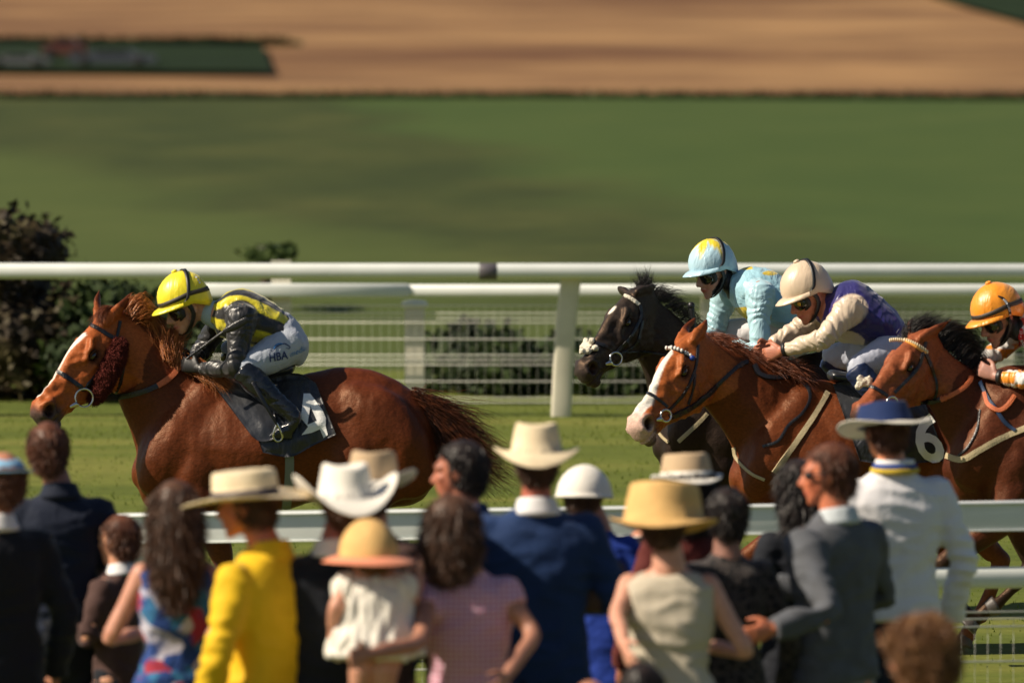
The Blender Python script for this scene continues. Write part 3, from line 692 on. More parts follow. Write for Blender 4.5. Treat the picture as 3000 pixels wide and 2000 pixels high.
def lay(bm, bvh, off, name, mat, parent, cuts=1, maxlen=12):
    import bmesh
    for _ in range(3):
        e = [x for x in bm.edges if x.calc_length() > maxlen]
        if e: bmesh.ops.subdivide_edges(bm, edges=e, cuts=1); bmesh.ops.triangulate(bm, faces=bm.faces)
    last = None
    for v in sorted(bm.verts, key=lambda q: q.co.x):
        d = Vector(nrm(ray(v.co.x, v.co.y))); r = bvh.ray_cast(Vector(CAMP), d)
        if r[0] is not None: last = r[0].y
        y = (last if last is not None else 28) - off; v.co = Vector(at(v.co.x, v.co.y, y))
    m = bpy.data.meshes.new(name); bm.to_mesh(m); bm.free(); return obj(name, m, mat, parent)
def text_decal(body, org, xdir, ydir, bvh, off, name, mat, parent, bold=0.0, maxlen=10):
    """writing laid on a surface: org = pixel of the baseline start, xdir / ydir = pixels per text unit"""
    import bmesh
    c = bpy.data.curves.new('t', 'FONT'); c.body = body; c.size = 1.0; c.offset = bold; c.resolution_u = 3
    o = bpy.data.objects.new('t', c); C.objects.link(o); dg = bpy.context.evaluated_depsgraph_get(); dg.update()
    m = bpy.data.meshes.new_from_object(o.evaluated_get(dg)); bpy.data.objects.remove(o)
    bm = bmesh.new(); bm.from_mesh(m); bpy.data.meshes.remove(m)
    for v in bm.verts:
        x, y = v.co.x, v.co.y; v.co = Vector((org[0] + x * xdir[0] + y * ydir[0], org[1] + x * xdir[1] + y * ydir[1], 0))
    return lay(bm, bvh, off, name, mat, parent, maxlen=maxlen)

# coat colours -------------------------------------------------
def coat(base, dark, legs, muzzle, blaze=None, blazec=(.75, .72, .66), star=None, nostc=(.03, .012, .010), eyec=(.02, .012, .008), legfrom=1560, pinkmuz=False, headk=1.5):
    def f(s, V, t, l, d, al, sn, nost, sock):
        n = len(V); c = np.tile(np.array(base, float), (n, 1)); z = V[:, 2]; nz = fnoise(V, 4.0, 2)
        c = mixc(c, np.clip(.25 + nz * .7, 0, 1) * .7, dark); c = mixc(c, smst(-np.hypot(t - .5, (d + .05) * 1.2), -.75, -.45) * .8 * sn, np.array(base) * headk * np.array([1, 1.18, 1.1]))  # head painted brighter and more orange: sunlight on the face put into the coat
        zl = s.base(840, legfrom)[2]; c = mixc(c, 1 - smst(z + nz * .05, zl - .16, zl + .02), legs)
        mk = smst(t + .05 * nz, .80, .90) * sn * smst(-d + .35 * al, -.045, .04); c = mixc(c, mk * .95, muzzle)
        c = mixc(c, smst(t, .93, 1.0) * sn * .9, muzzle)
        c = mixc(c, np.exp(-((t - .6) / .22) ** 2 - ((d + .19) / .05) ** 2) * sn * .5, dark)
        if blaze:
            tb = [b[0] for b in blaze]; ctr = np.interp(t, tb, [b[1] for b in blaze]); wd = np.interp(t, tb, [b[2] for b in blaze])
            k = (1 - smst(np.abs(l - ctr + nz * .006), wd * .82, wd * 1.08 + .002)) * sn * (d > -.02) * smst(t, tb[0] - .01, tb[0] + .01) * (1 - smst(t, tb[-1] - .01, tb[-1] + .01))
            c = mixc(c, k, blazec)
        if pinkmuz:
            k = smst(t + nz * .03, .86, .93) * sn; c = mixc(c, k * (d > -.145), (.62, .42, .36)); c = mixc(c, k * (d < -.12) * .8, (.09, .06, .055))
        if star: c = mixc(c, (1 - smst(np.hypot((t - star[0]) / star[2], (l - star[1]) / star[3]) + nz * .5, .8, 1.1)) * sn * (d > 0), (.72, .68, .6))
        c = mixc(c, np.clip(sock * 1.6, 0, 1) * .9, eyec); c = mixc(c, smst(nost, .12, .4), nostc)
        return np.clip(c, 0, 1)
    return f
def neckpts(l): return [((a, b), (c, d), w) for a, b, c, d, w in l]
mane_orange = hair_mat('orange_hair', (.26, .065, .015), (.55, .21, .06))
mane_black = hair_mat('black_hair', (.008, .007, .008), (.03, .024, .022), .35)
mane_red = hair_mat('red_hair', (.11, .028, .012), (.30, .085, .03))
tail_brown = hair_mat('tail_hair', (.018, .008, .006), (.20, .055, .018))
fleece_brown = plain('brown_fleece', (.095, .022, .017), 1.0, bump=1.0, bscale=60, sheen=.0, spec=.05)
number_cloth = silk('number_cloth', (.010, .012, .018), rough=.45, wr=.8, scale=7)
paint_white = plain('number_white', (.78, .78, .76), .6, var=.04)
saddle_lth = plain('saddle_leather', (.022, .024, .03), .35, bump=.25, bscale=30, coat=.2)
girth_web = plain('girth_webbing', (.16, .18, .17), .7, bump=.5, bscale=160)
strap_tan = plain('tan_strap', (.42, .34, .20), .7, bump=.3, bscale=90)
def P2(h, pts, dy=0.0):
    """free points in front of the body: the surface under each pixel, dy further towards the camera"""
    out = []; last = None
    for u, v in pts:
        r = h.hit(u, v, dy); last = r[0][1] if r else (last if last is not None else h.D - .15); out.append(at(u, v, last) if r is None else r[0])
    return out
def bit(h, u, v, rpx, cheek=True):
    k = rpx / FPX * h.D; r = h.hit(u, v, .022); c = r[0] if r else at(u, v, h.D - .12); n = nrm(h.hl * .9 + vec(0, -1, 0) * .6)
    a = nrm(h.ha - n * h.ha.dot(n)); b = np.cross(n, a); ps = [c + (a * math.cos(t) + b * math.sin(t)) * k for t in np.linspace(0, 2 * math.pi, 25)]
    br = part('bit_ring', [tube(ps, .0062, side=n, n=8, sub=1)], steel, h.root)
    if cheek: part('bit_cheek', [tube([c - a * -k + b * 0, c + a * k * 1.15 - b * .01, c + a * k * 1.7 - b * .02], [.010, .014, .009], side=n)], steel, br)
def beads(h, band, mt, n, r):
    P = [p for p, d in band]; L_ = np.linspace(0, len(P) - 1, n); bs = []
    for x in L_:
        i = min(int(x), len(P) - 2); f = x - i; bs.append(ball(P[i] * (1 - f) + P[i + 1] * f, (r, 0, 0), (0, r, 0), (0, 0, r * 1.3), 8))
    part('browband_beads', bs, mt, h.root)
def fleece_roll(h, pts, r, mt, name, n=900, ln=.022):
    rl = tube(pts, r, n=16); m = remesh([rl], .010, 2); displace(m, .012, 45, 2); o = obj(name, m, mt, h.root); V = get_v(m) + np.array(h.root.location); N = get_n(m)
    Vs, Fs = [], []; rg = np.random.default_rng(4)
    for i in rg.choice(len(V), n):
        d = nrm(N[i] + rg.normal(size=3) * .35 + vec(.2, 0, -.5)); p = V[i]; s1 = nrm(np.cross(d, rg.normal(size=3))) * .0032; b = len(Vs); s2 = np.cross(d, s1)
        Vs += [p + s1, p - s1 * .5 + s2, p - s1 * .5 - s2, p + d * ln * rg.uniform(.6, 1.3)]; Fs += [(b, b + 1, b + 3), (b + 1, b + 2, b + 3), (b + 2, b, b + 3)]
    obj('fleece_tufts', mk_mesh(Vs, Fs, False), mt, o); return o
# ---- leading chestnut ----
h1 = Horse(28.5, 0, 0, 1.0, 0.0,
    neckpts([(640, 1092, 450, 1440, .15), (590, 1078, 418, 1375, .135), (540, 1050, 392, 1305, .12), (492, 1002, 372, 1245, .11), (448, 950, 352, 1195, .10), (408, 912, 335, 1150, .095), (375, 900, 318, 1110, .085)]),
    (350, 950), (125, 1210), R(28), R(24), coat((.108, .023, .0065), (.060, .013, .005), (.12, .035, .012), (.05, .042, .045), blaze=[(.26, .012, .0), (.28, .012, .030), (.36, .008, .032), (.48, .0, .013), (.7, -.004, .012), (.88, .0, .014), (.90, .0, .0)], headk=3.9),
    'racehorse', 'glossy chestnut racehorse leading the field, ridden by the jockey in yellow and black', [(368, 876), (289, 870)])
h1.lidcol = (.05, .02, .012); h1.hoofm = hoof_m; h1.build_body()
h = h1
h.strap([(234, 944), (262, 951), (292, 965), (318, 982), (338, 992)], 11, 'browband')
ck = h.strap([(352, 940), (342, 985), (330, 1012), (305, 1060), (278, 1102), (250, 1138), (236, 1140)], 8, 'cheekpiece')
h.strap([(156, 1082), (182, 1095), (215, 1118), (240, 1136)], 12, 'noseband')
h.strap([(355, 985), (362, 1060), (352, 1120), (338, 1158)], 8, 'throat_strap')
bit(h, 237, 1165, 27)
fleece_roll(h, [p + vec(0, -.035, 0) for p in P2(h, [(352, 1012), (340, 1048), (318, 1092), (296, 1136), (278, 1166)])], [.045, .056, .056, .052, .038], fleece_brown, 'cheek_fleece', 4200, .013)
h.strap([(262, 1172), (320, 1166), (380, 1157), (430, 1143), (466, 1127)], 15, 'rein', off=.012)
h.strap([(462, 1130), (490, 1112), (512, 1092), (524, 1068), (526, 1050)], 17, 'rein_grip', rubber_grip, off=.016)
def hang(h, pts, dy): return [at(u, v, h.D - y - dy) for u, v, y in pts]
def hair(name, h, groups, n, w, jit, mat, seed=0, **k):
    parts = []
    for g in groups: parts.append(strands([[at(u, v, h.D - y) for (u, v, y) in line] for line in g], n, w, jit, seed, **k)); seed += 1
    return part(name, parts, mat, h.root)
hair('mane', h, [[[(372, 905, .05), (388, 882, .04), (408, 878, .02), (428, 905, 0), (440, 960, 0)], [(396, 915, .06), (415, 892, .04), (436, 915, 0), (448, 960, 0), (462, 1000, 0)], [(425, 938, .06), (445, 945, .02), (462, 975, 0), (480, 1010, 0), (492, 1030, 0)]],
     [[(488, 1030, .06), (482, 1000, .03), (476, 975, .0), (470, 958, -.02)], [(500, 1052, .06), (490, 1010, .02), (500, 972, -.02), (520, 958, -.05)], [(522, 1074, .05), (525, 1030, .02), (540, 985, 0), (552, 970, -.02)]],
     [[(545, 1060, .06), (580, 1080, .08), (620, 1105, .12), (650, 1135, .14)], [(600, 1080, .08), (630, 1100, .12), (660, 1125, .14), (690, 1150, .16)]]], 714, 0.00190, (.016, .03), mane_orange)
hair('forelock', h, [[[(338, 920, .05), (315, 915, .10), (300, 935, .14), (300, 955, .15)], [(322, 905, .02), (300, 908, .08), (282, 930, .12), (262, 950, .14)]]], 272, 0.00163, (.012, .014), mane_red, 5)
hair('tail', h, [[[(1212, 1158, .02), (1260, 1172, .02), (1330, 1200, .0), (1400, 1232, -.03), (1470, 1290, -.05)], [(1225, 1172, .04), (1300, 1215, .03), (1380, 1290, 0), (1440, 1360, 0), (1520, 1410, 0)],
      [(1235, 1195, .04), (1300, 1260, .04), (1370, 1340, .03), (1440, 1395, .0), (1500, 1420, 0)], [(1245, 1225, .04), (1285, 1300, .04), (1330, 1370, .03), (1370, 1400, .03), (1400, 1440, .03)]],
      [[(1235, 1185, .03), (1290, 1240, .03), (1350, 1310, .0), (1400, 1350, 0)], [(1240, 1210, .03), (1280, 1280, .03), (1310, 1340, .0), (1350, 1400, 0)]]], 1530, 0.00218, (.020, .062), tail_brown, 20, nseg=12)
sc = h.patch([(688, 1108), (770, 1100), (874, 1094), (925, 1122)], [(770, 1325), (849, 1338), (915, 1306), (984, 1272)], 34, 30, 'saddlecloth', number_cloth, off=.02, flap=.035)
scb = bvh_of(sc.data); 
def wbvh(o): 
    m = o.data; return BVHTree.FromPolygons((get_v(m) + np.array(root_of(o).location)).tolist(), [tuple(p.vertices) for p in m.polygons])
scb = wbvh(sc)
Z = lambda l: [(600 + a / 3.136, 1050 + b / 3.136) for a, b in l]
decal(Z([(908, 320), (968, 320), (1080, 470), (1112, 545), (1110, 620), (1130, 700), (1092, 728), (1058, 648), (985, 680), (888, 702), (950, 625), (880, 545), (893, 460)]), [Z([(970, 435), (1030, 570), (943, 607)])], scb, .004, 'number_four', paint_white, sc)
fl = h.patch([(612, 1112), (660, 1098), (720, 1098), (790, 1108)], [(738, 1278), (760, 1292), (790, 1290), (815, 1278)], 22, 24, 'saddle_flap', saddle_lth, off=.045, flap=.02)
part('saddle', [loft([h.P(690, 1085), h.P(740, 1092), h.P(800, 1088), h.P(845, 1078)], [h.near * w for w in (.08, .11, .13, .12)], [vec(0, 0, z) for z in (.035, .03, .03, .04)], n=16)], saddle_lth, h.root)
h.strap([(846, 1300), (848, 1360), (846, 1420), (838, 1490)], 26, 'girth', girth_web, off=.006)
# ---- black horse on the far side ----
DK = (.012, .009, .009)
h2 = Horse(30.6, 1492, -77, 1.0, R(6),
    neckpts([(2140, 1040, 1950, 1350, .14), (2095, 1012, 1925, 1280, .125), (2045, 978, 1905, 1200, .115), (2000, 936, 1893, 1130, .105), (1960, 902, 1880, 1085, .10), (1930, 880, 1866, 1050, .095), (1905, 868, 1850, 1020, .085)]),
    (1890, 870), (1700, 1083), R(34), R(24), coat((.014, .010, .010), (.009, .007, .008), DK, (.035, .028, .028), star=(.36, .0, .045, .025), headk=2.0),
    'racehorse', 'almost black racehorse with a white star, half hidden behind the blazed chestnut', [(1909, 840), (1818, 845)])
h2.lidcol = (.02, .012, .01); h2.hoofm = hoof_m; h2.build_body(); h = h2
h.strap([(1781, 882), (1800, 868), (1826, 866), (1850, 876), (1872, 893)], 9, 'browband', fleece_w)
h.strap([(1875, 895), (1878, 925), (1868, 950), (1845, 990), (1815, 1020), (1800, 1035)], 8, 'cheekpiece')
h.strap([(1882, 940), (1868, 1000), (1840, 1025), (1806, 1040)], 7, 'rein_strap')
h.strap([(1745, 1005), (1770, 1012), (1795, 1024)], 10, 'noseband')
bit(h, 1798, 1052, 19)
def flower(h, pts, r, name='noseband_fleece'):
    ps = [ball(p, (r, 0, 0), (0, r, 0), (0, 0, r), 10) for p in pts]; c0 = np.mean(pts, axis=0); ps += [tube([p, (p + c0) / 2, c0], r * .6, n=8) for p in pts]; m = remesh(ps, .008, 1); displace(m, .008, 60, 3); obj(name, m, fleece_w, h.root)
flower(h, P2(h, [(1708, 1015), (1718, 1000), (1738, 1002), (1742, 1022), (1725, 1032), (1706, 1028)], .012), .021)
h.strap([(1835, 1032), (1890, 1030), (1950, 1040)], 5, 'rein', off=.01)
hair('mane', h, [[[(1900, 865, .05), (1915, 848, .02), (1935, 850, 0), (1955, 868, 0)], [(1935, 885, .05), (1960, 868, .02), (1985, 880, 0), (2005, 905, 0)], [(1975, 915, .05), (1995, 900, .02), (2015, 915, 0), (2030, 950, 0)], [(2020, 955, .05), (2040, 945, .02), (2060, 965, 0), (2075, 1000, 0)]],
     [[(1885, 868, .03), (1880, 845, .02), (1878, 820, 0), (1874, 800, 0)], [(1898, 866, .03), (1896, 845, .02), (1898, 825, 0), (1900, 806, 0)]]], 561, 0.00177, (.018, .03), mane_black, 50)
hair('forelock', h, [[[(1885, 862, .02), (1862, 852, .06), (1840, 855, .1), (1820, 868, .12)], [(1875, 868, .02), (1855, 862, .08), (1838, 868, .12), (1825, 878, .13)]]], 204, 0.00163, (.01, .012), mane_black, 60)
h.strap([(2072, 1211), (2050, 1235), (2015, 1268), (1988, 1293)], 12, 'breast_strap', strap_tan)
h.strap([(1926, 1258), (1940, 1278), (1960, 1296)], 7, 'martingale', strap_tan)
hair('tail', h, [[[(2650, 1080, 0), (2740, 1100, 0), (2820, 1150, 0), (2900, 1230, 0)], [(2660, 1110, 0), (2740, 1160, 0), (2800, 1220, 0), (2860, 1300, 0)]]], 680, 0.00204, (.02, .06), mane_black, 70)
# ---- blazed chestnut ----
h3 = Horse(28.8, 1738, 12, 1.0, R(9),
    neckpts([(2380, 1120, 2195, 1450, .15), (2328, 1100, 2160, 1385, .135), (2265, 1072, 2140, 1310, .12), (2200, 1046, 2112, 1250, .11), (2145, 1020, 2080, 1208, .10), (2105, 1000, 2050, 1178, .095), (2070, 988, 2030, 1150, .085)]),
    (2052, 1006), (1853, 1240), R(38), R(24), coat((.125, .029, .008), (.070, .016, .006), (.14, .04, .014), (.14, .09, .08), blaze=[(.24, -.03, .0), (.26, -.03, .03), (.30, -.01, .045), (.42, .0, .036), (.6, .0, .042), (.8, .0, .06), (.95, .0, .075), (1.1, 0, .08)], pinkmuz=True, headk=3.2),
    'racehorse', 'chestnut racehorse with a broad white blaze down to its pink nose', [(2063, 946), (2024, 948)])
h3.lidcol = (.05, .02, .012); h3.hoofm = hoof_m; h3.build_body(); h = h3
bw = plain('beads_white', (.75, .72, .66), .4)
h.strap([(1951, 1019), (1975, 1022), (2005, 1035), (2033, 1054)], 9, 'browband')
part('browband_beads', [ball(p, (.010, 0, 0), (0, .01, 0), (0, 0, .013), 8) for p in P2(h, [(1953 + i * 8.6, 1019 + .25 * i + .36 * i * i) for i in range(10)], .008)], bw, h.root)
part('rosette', [ball(p, (.016, 0, 0), (0, .01, 0), (0, 0, .016), 10) for p in P2(h, [(2027, 1052)], .01)], plain('rosette_blue', (.01, .04, .25), .4), h.root)
h.strap([(2045, 1010), (2040, 1060), (2030, 1100), (2005, 1150), (1975, 1185), (1955, 1205)], 7, 'cheekpiece')
h.strap([(2036, 1095), (2030, 1140), (2015, 1185)], 5, 'strap')
h.strap([(1880, 1146), (1905, 1155), (1935, 1175), (1955, 1192)], 9, 'noseband')
bit(h, 1943, 1222, 17)
h.strap([(1960, 1222), (2010, 1200), (2060, 1165), (2110, 1120), (2160, 1075), (2190, 1060)], 11, 'rein', off=.014)
h.strap([(2208, 1070), (2225, 1098), (2265, 1108), (2320, 1102), (2365, 1090)], 11, 'loose_rein', off=.02)
h.strap([(2330, 1105), (2365, 1135), (2372, 1170), (2350, 1210), (2310, 1245), (2280, 1290), (2235, 1308)], 8, 'martingale')
h.strap([(2425, 1150), (2390, 1210), (2350, 1270), (2300, 1340), (2268, 1385)], 17, 'breast_girth', strap_tan, off=.012)
h.strap([(2150, 1310), (2160, 1345), (2200, 1385), (2240, 1405)], 8, 'breast_strap', strap_tan)
hair('mane', h, [[[(2062, 985, .05), (2085, 985, .08), (2115, 1005, .10), (2145, 1040, .11)], [(2110, 1005, .05), (2140, 1008, .08), (2175, 1030, .10), (2200, 1062, .12)], [(2170, 1032, .05), (2210, 1045, .09), (2250, 1065, .12), (2280, 1090, .14)], [(2240, 1062, .06), (2290, 1065, .1), (2330, 1080, .14), (2355, 1105, .15)], [(2310, 1092, .07), (2340, 1090, .1), (2370, 1100, .14), (2385, 1125, .15)]]], 1054, 0.00190, (.018, .028), mane_red, 90)
hair('forelock', h, [[[(2052, 985, .02), (2030, 990, .06), (2005, 1010, .1), (1985, 1025, .12)], [(2040, 1000, .02), (2020, 1010, .08), (2000, 1030, .12), (1985, 1040, .13)]]], 170, 0.00163, (.01, .012), mane_red, 98)
hair('tail', h, [[[(2950, 1165, 0), (3040, 1180, 0), (3120, 1240, 0), (3200, 1320, 0)], [(2970, 1200, 0), (3030, 1260, 0), (3080, 1330, 0), (3120, 1400, 0)]]], 680, 0.00204, (.02, .06), tail_brown, 99)
sc3 = h.patch([(2440, 1125), (2520, 1110), (2620, 1110), (2690, 1125)], [(2520, 1350), (2620, 1365), (2700, 1355), (2775, 1350)], 30, 26, 'saddlecloth', number_cloth, off=.02, flap=.02)
text_decal('6', (2684, 1340), (180, 36), (-26, -196), wbvh(sc3), .005, 'number_six', paint_white, sc3, bold=.02)
part('saddle', [loft([h.P(700, 1085), h.P(740, 1090), h.P(800, 1088), h.P(845, 1080)], [h.near * w for w in (.08, .11, .13, .12)], [vec(0, 0, z) for z in (.035, .03, .03, .04)], n=16)], saddle_lth, h.root)
# ---- bay at the right edge ----
h4 = Horse(28.0, 2381, -20, 1.0, R(4),
    neckpts([(3015, 1150, 2840, 1430, .15), (2965, 1132, 2805, 1365, .135), (2908, 1112, 2772, 1305, .12), (2852, 1082, 2748, 1250, .11), (2806, 1046, 2728, 1205, .10), (2770, 1018, 2708, 1168, .095), (2740, 1000, 2690, 1135, .085)]),
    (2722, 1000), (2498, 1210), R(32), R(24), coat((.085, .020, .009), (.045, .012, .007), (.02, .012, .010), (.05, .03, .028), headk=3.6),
    'racehorse', 'bay racehorse with a black mane, cut off by the right edge of the picture', [(2768, 946), (2672, 944)])
h4.lidcol = (.03, .015, .01); h4.hoofm = hoof_m; h4.build_body(); h = h4
ob = plain('orange_browband', (.80, .34, .06), .5); 
h.strap([(2604, 998), (2630, 992), (2660, 1000), (2690, 1018), (2716, 1036)], 11, 'browband', ob)
part('browband_beads', [ball(p, (.006, 0, 0), (0, .008, 0), (0, 0, .012), 8) for p in P2(h, [(2608 + i * 5.6, 996 - .9 * i + .145 * i * i) for i in range(20)], .006)], plain('browband_cream', (.75, .62, .40), .4), h.root)
h.strap([(2712, 1000), (2702, 1040), (2690, 1075), (2665, 1105), (2645, 1125), (2620, 1150)], 9, 'cheekpiece')
h.strap([(2712, 1035), (2730, 1080), (2745, 1130), (2735, 1180)], 9, 'throat_strap')
h.strap([(2545, 1130), (2570, 1140), (2600, 1160)], 9, 'noseband')
bit(h, 2605, 1180, 18)
flower(h, P2(h, [(2532, 1118), (2520, 1108), (2530, 1122), (2515, 1130), (2546, 1110), (2548, 1124)], .012), .020)
h.strap([(2700, 1180), (2745, 1172), (2760, 1168)], 12, 'rein', off=.014)
h.strap([(2758, 1169), (2790, 1155), (2820, 1137), (2838, 1118), (2842, 1104)], 13, 'rein_grip', rubber_grip, off=.018)
h.strap([(2885, 1152), (2900, 1190), (2925, 1204), (2950, 1190), (2972, 1160)], 12, 'loose_rein_grip', rubber_grip, off=.022)
h.strap([(2868, 1120), (2895, 1165), (2920, 1205), (2945, 1240), (2975, 1262)], 10, 'martingale', plain('navy_webbing', (.01, .03, .08), .6), off=.018)
h.strap([(2775, 1335), (2820, 1345), (2870, 1318), (2930, 1285), (3010, 1252)], 17, 'breast_girth', strap_tan, off=.012)
h.strap([(2872, 1200), (2862, 1260), (2835, 1310), (2805, 1338)], 5, 'neck_strap')
hair('mane', h, [[[(2720, 985, .05), (2745, 960, .04), (2790, 950, .02), (2830, 985, 0)], [(2745, 1000, .05), (2780, 965, .03), (2830, 975, 0), (2870, 1005, 0)], [(2775, 1020, .05), (2815, 985, .02), (2860, 995, 0), (2890, 1040, 0)], [(2810, 1050, .05), (2840, 1020, .02), (2870, 1040, 0), (2885, 1075, 0)], [(2840, 1075, .05), (2860, 1050, .02), (2870, 1075, 0), (2868, 1100, 0)]],
     [[(2715, 992, .06), (2690, 975, .04), (2730, 950, .02), (2765, 945, 0)], [(2700, 1000, .10), (2665, 985, .06), (2710, 948, .02), (2750, 938, 0)], [(2690, 1010, .10), (2650, 990, .08), (2690, 955, .04), (2735, 936, 0)]]], 1054, 0.00190, (.016, .026), mane_black, 120)
hair('tail', h, [[[(3590, 1165, 0), (3700, 1190, 0), (3780, 1260, 0)], [(3600, 1200, 0), (3680, 1280, 0), (3740, 1350, 0)]]], 340, 0.00204, (.02, .06), mane_black, 130)
# ------------------------------------------------------------------ people
VOX_P = 0.0065
def skin_mat(name, rough=.5):
    m, n, b = mat_new(name); a = nd(n, 'ShaderNodeAttribute'); a.attribute_name = 'Col'
    nz = nd(n, 'ShaderNodeTexNoise', Scale=30.0, Detail=4.0); n.links.new(coords(n), nz.inputs['Vector'])
    v = ramp(n, nz.outputs[0], [(.3, (.88, .84, .84)), (.7, (1.1, 1.08, 1.08))]); n.links.new(mixn(n, 1.0, a.outputs['Color'], v, 'MULTIPLY'), b.inputs['Base Color'])
    b.inputs['Roughness'].default_value = rough; b.inputs['Subsurface Weight'].default_value = .12; b.inputs['Subsurface Radius'].default_value = (.02, .008, .004)
    b.inputs['Subsurface Scale'].default_value = .5; return m
skin_m = skin_mat('skin')
def head_parts(c, F, U, k=1.0, S=None):
    S = np.cross(F, U); q = lambda f, s, u: c + (F * f + S * s + U * u) * k
    P = [ball(q(-.012, 0, .022), S * .077 * k, F * .098 * k, U * .094 * k), ball(q(.03, 0, -.03), S * .062 * k, F * .066 * k, U * .075 * k),
         tube([q(.035, 0, -.05), q(.062, 0, -.085), q(.075, 0, -.102)], [(.052 * k, .045 * k), (.040 * k, .032 * k), (.022 * k, .017 * k)], side=S),
         tube([q(.082, 0, .018), q(.100, 0, -.008), q(.112, 0, -.028)], [.010 * k, .0105 * k, .0135 * k], side=S), ball(q(.100, 0, -.036), S * .019 * k, F * .012 * k, U * .009 * k),
         ball(q(.090, 0, -.060), S * .023 * k, F * .012 * k, U * .0075 * k), ball(q(.086, 0, -.072), S * .020 * k, F * .012 * k, U * .008 * k),
         tube([q(.066, -.052, .022), q(.086, -.022, .030), q(.088, 0, .026), q(.086, .022, .030), q(.066, .052, .022)], [.012 * k] * 5, side=U)]
    for sg in (-1, 1):
        P += [ball(q(.062, sg * .038, -.018), S * .026 * k, F * .024 * k, U * .022 * k), ball(q(-.012, sg * .078, -.008), S * .009 * k + F * -.004 * k, F * .018 * k, U * .032 * k)]
    return P
def hand_parts(wr, d, pn, side, curl=.25, k=1.0, thumb=.5):
    """d = towards the fingers, pn = out of the palm, side = towards the thumb"""
    d = nrm(d); side = nrm(side - d * side.dot(d)); pn = np.cross(d, side) if np.cross(d, side).dot(pn) > 0 else -np.cross(d, side); P = []
    P.append(loft([wr - d * .02 * k, wr + d * .02 * k, wr + d * .06 * k, wr + d * .092 * k], [side * x * k for x in (.025, .031, .040, .041)], [pn * x * k for x in (.018, .016, .015, .012)], n=14, caps=(.5, .5)))
    for i, (ln, o) in enumerate(((.070, .031), (.080, .0105), (.074, -.0105), (.056, -.031))):
        b = wr + (d * (.092 - abs(o) * .25) + side * o) * k; pts = [b - d * .01 * k, b]; a = curl * (.8 + .1 * i); dd = d + side * o * 3.0
        for sgm, f in enumerate((.45, .32, .25)):
            an = a * (sgm + .55); v = nrm(dd * math.cos(an) + pn * math.sin(an)); pts.append(pts[-1] + v * ln * f * k)
        P.append(tube(pts, [.0095 * k, .0095 * k, .009 * k, .0082 * k, .0068 * k], side=side, n=10, sub=2))
    b = wr + (d * .025 + side * .030) * k; v1 = nrm(side * .8 + d * .75 + pn * .3); v2 = nrm(d * 1.0 + side * (.35 - thumb) + pn * (.25 + thumb)); 
    P.append(tube([b - v1 * .012 * k, b + v1 * .028 * k, b + v1 * .045 * k + v2 * .018 * k, b + v1 * .05 * k + v2 * .042 * k], [.013 * k, .0125 * k, .0105 * k, .0085 * k], side=side, n=10, sub=2)); return P
def skin_col(m, c, F, U, k, tone, lips=(.45, .09, .07), extra=None):
    V = get_v(m); S = np.cross(F, U); q = (V - c) / k; f, s_, u = q @ F, q @ S, q @ U; col = np.tile(np.array(tone, float), (len(V), 1))
    near = (np.linalg.norm(q, axis=1) < .2)
    lp = np.exp(-((u + .066) / .009) ** 2 - (s_ / .024) ** 2) * (f > .07) * near; col = mixc(col, np.clip(lp * 1.3, 0, .9), lips)
    ck = np.exp(-((u + .035) / .03) ** 2 - ((np.abs(s_) - .045) / .02) ** 2) * (f > .03) * near; col = mixc(col, ck * .4, np.array(tone) * np.array([1.0, .62, .55]))
    br = np.exp(-((u - .034) / .006) ** 2 - ((np.abs(s_) - .032) / .018) ** 2) * (f > .05) * near; col = mixc(col, np.clip(br, 0, .8), (.06, .03, .015))
    ey = np.exp(-((u - .010) / .007) ** 2 - ((np.abs(s_) - .031) / .012) ** 2) * (f > .05) * near; col = mixc(col, np.clip(ey * 1.2, 0, .9), (.03, .02, .015))
    if extra is not None: col = extra(V, col)
    set_col(m, col)
def seg_d(V, a, b):
    ab = b - a; t = np.clip((V - a) @ ab / (ab @ ab), 0, 1); return np.linalg.norm(V - a - t[:, None] * ab, axis=1)
black_silk = silk('black_silk', (.012, .012, .014), rough=.34)
goggle_m = plain('goggle_lens', (.01, .012, .012), .05, var=0, coat=1.0)
goggle_b = plain('goggle_frame', (.012, .012, .013), .45)
breech_m = plain('breeches_cloth', (.42, .46, .54), .55, bump=.45, bscale=22, var=.06, vscale=5, sheen=.2, dist=2.0)
boot_m = plain('boot_leather', (.010, .012, .018), .22, bump=.35, bscale=16, var=.2, coat=.3, dist=1.5)
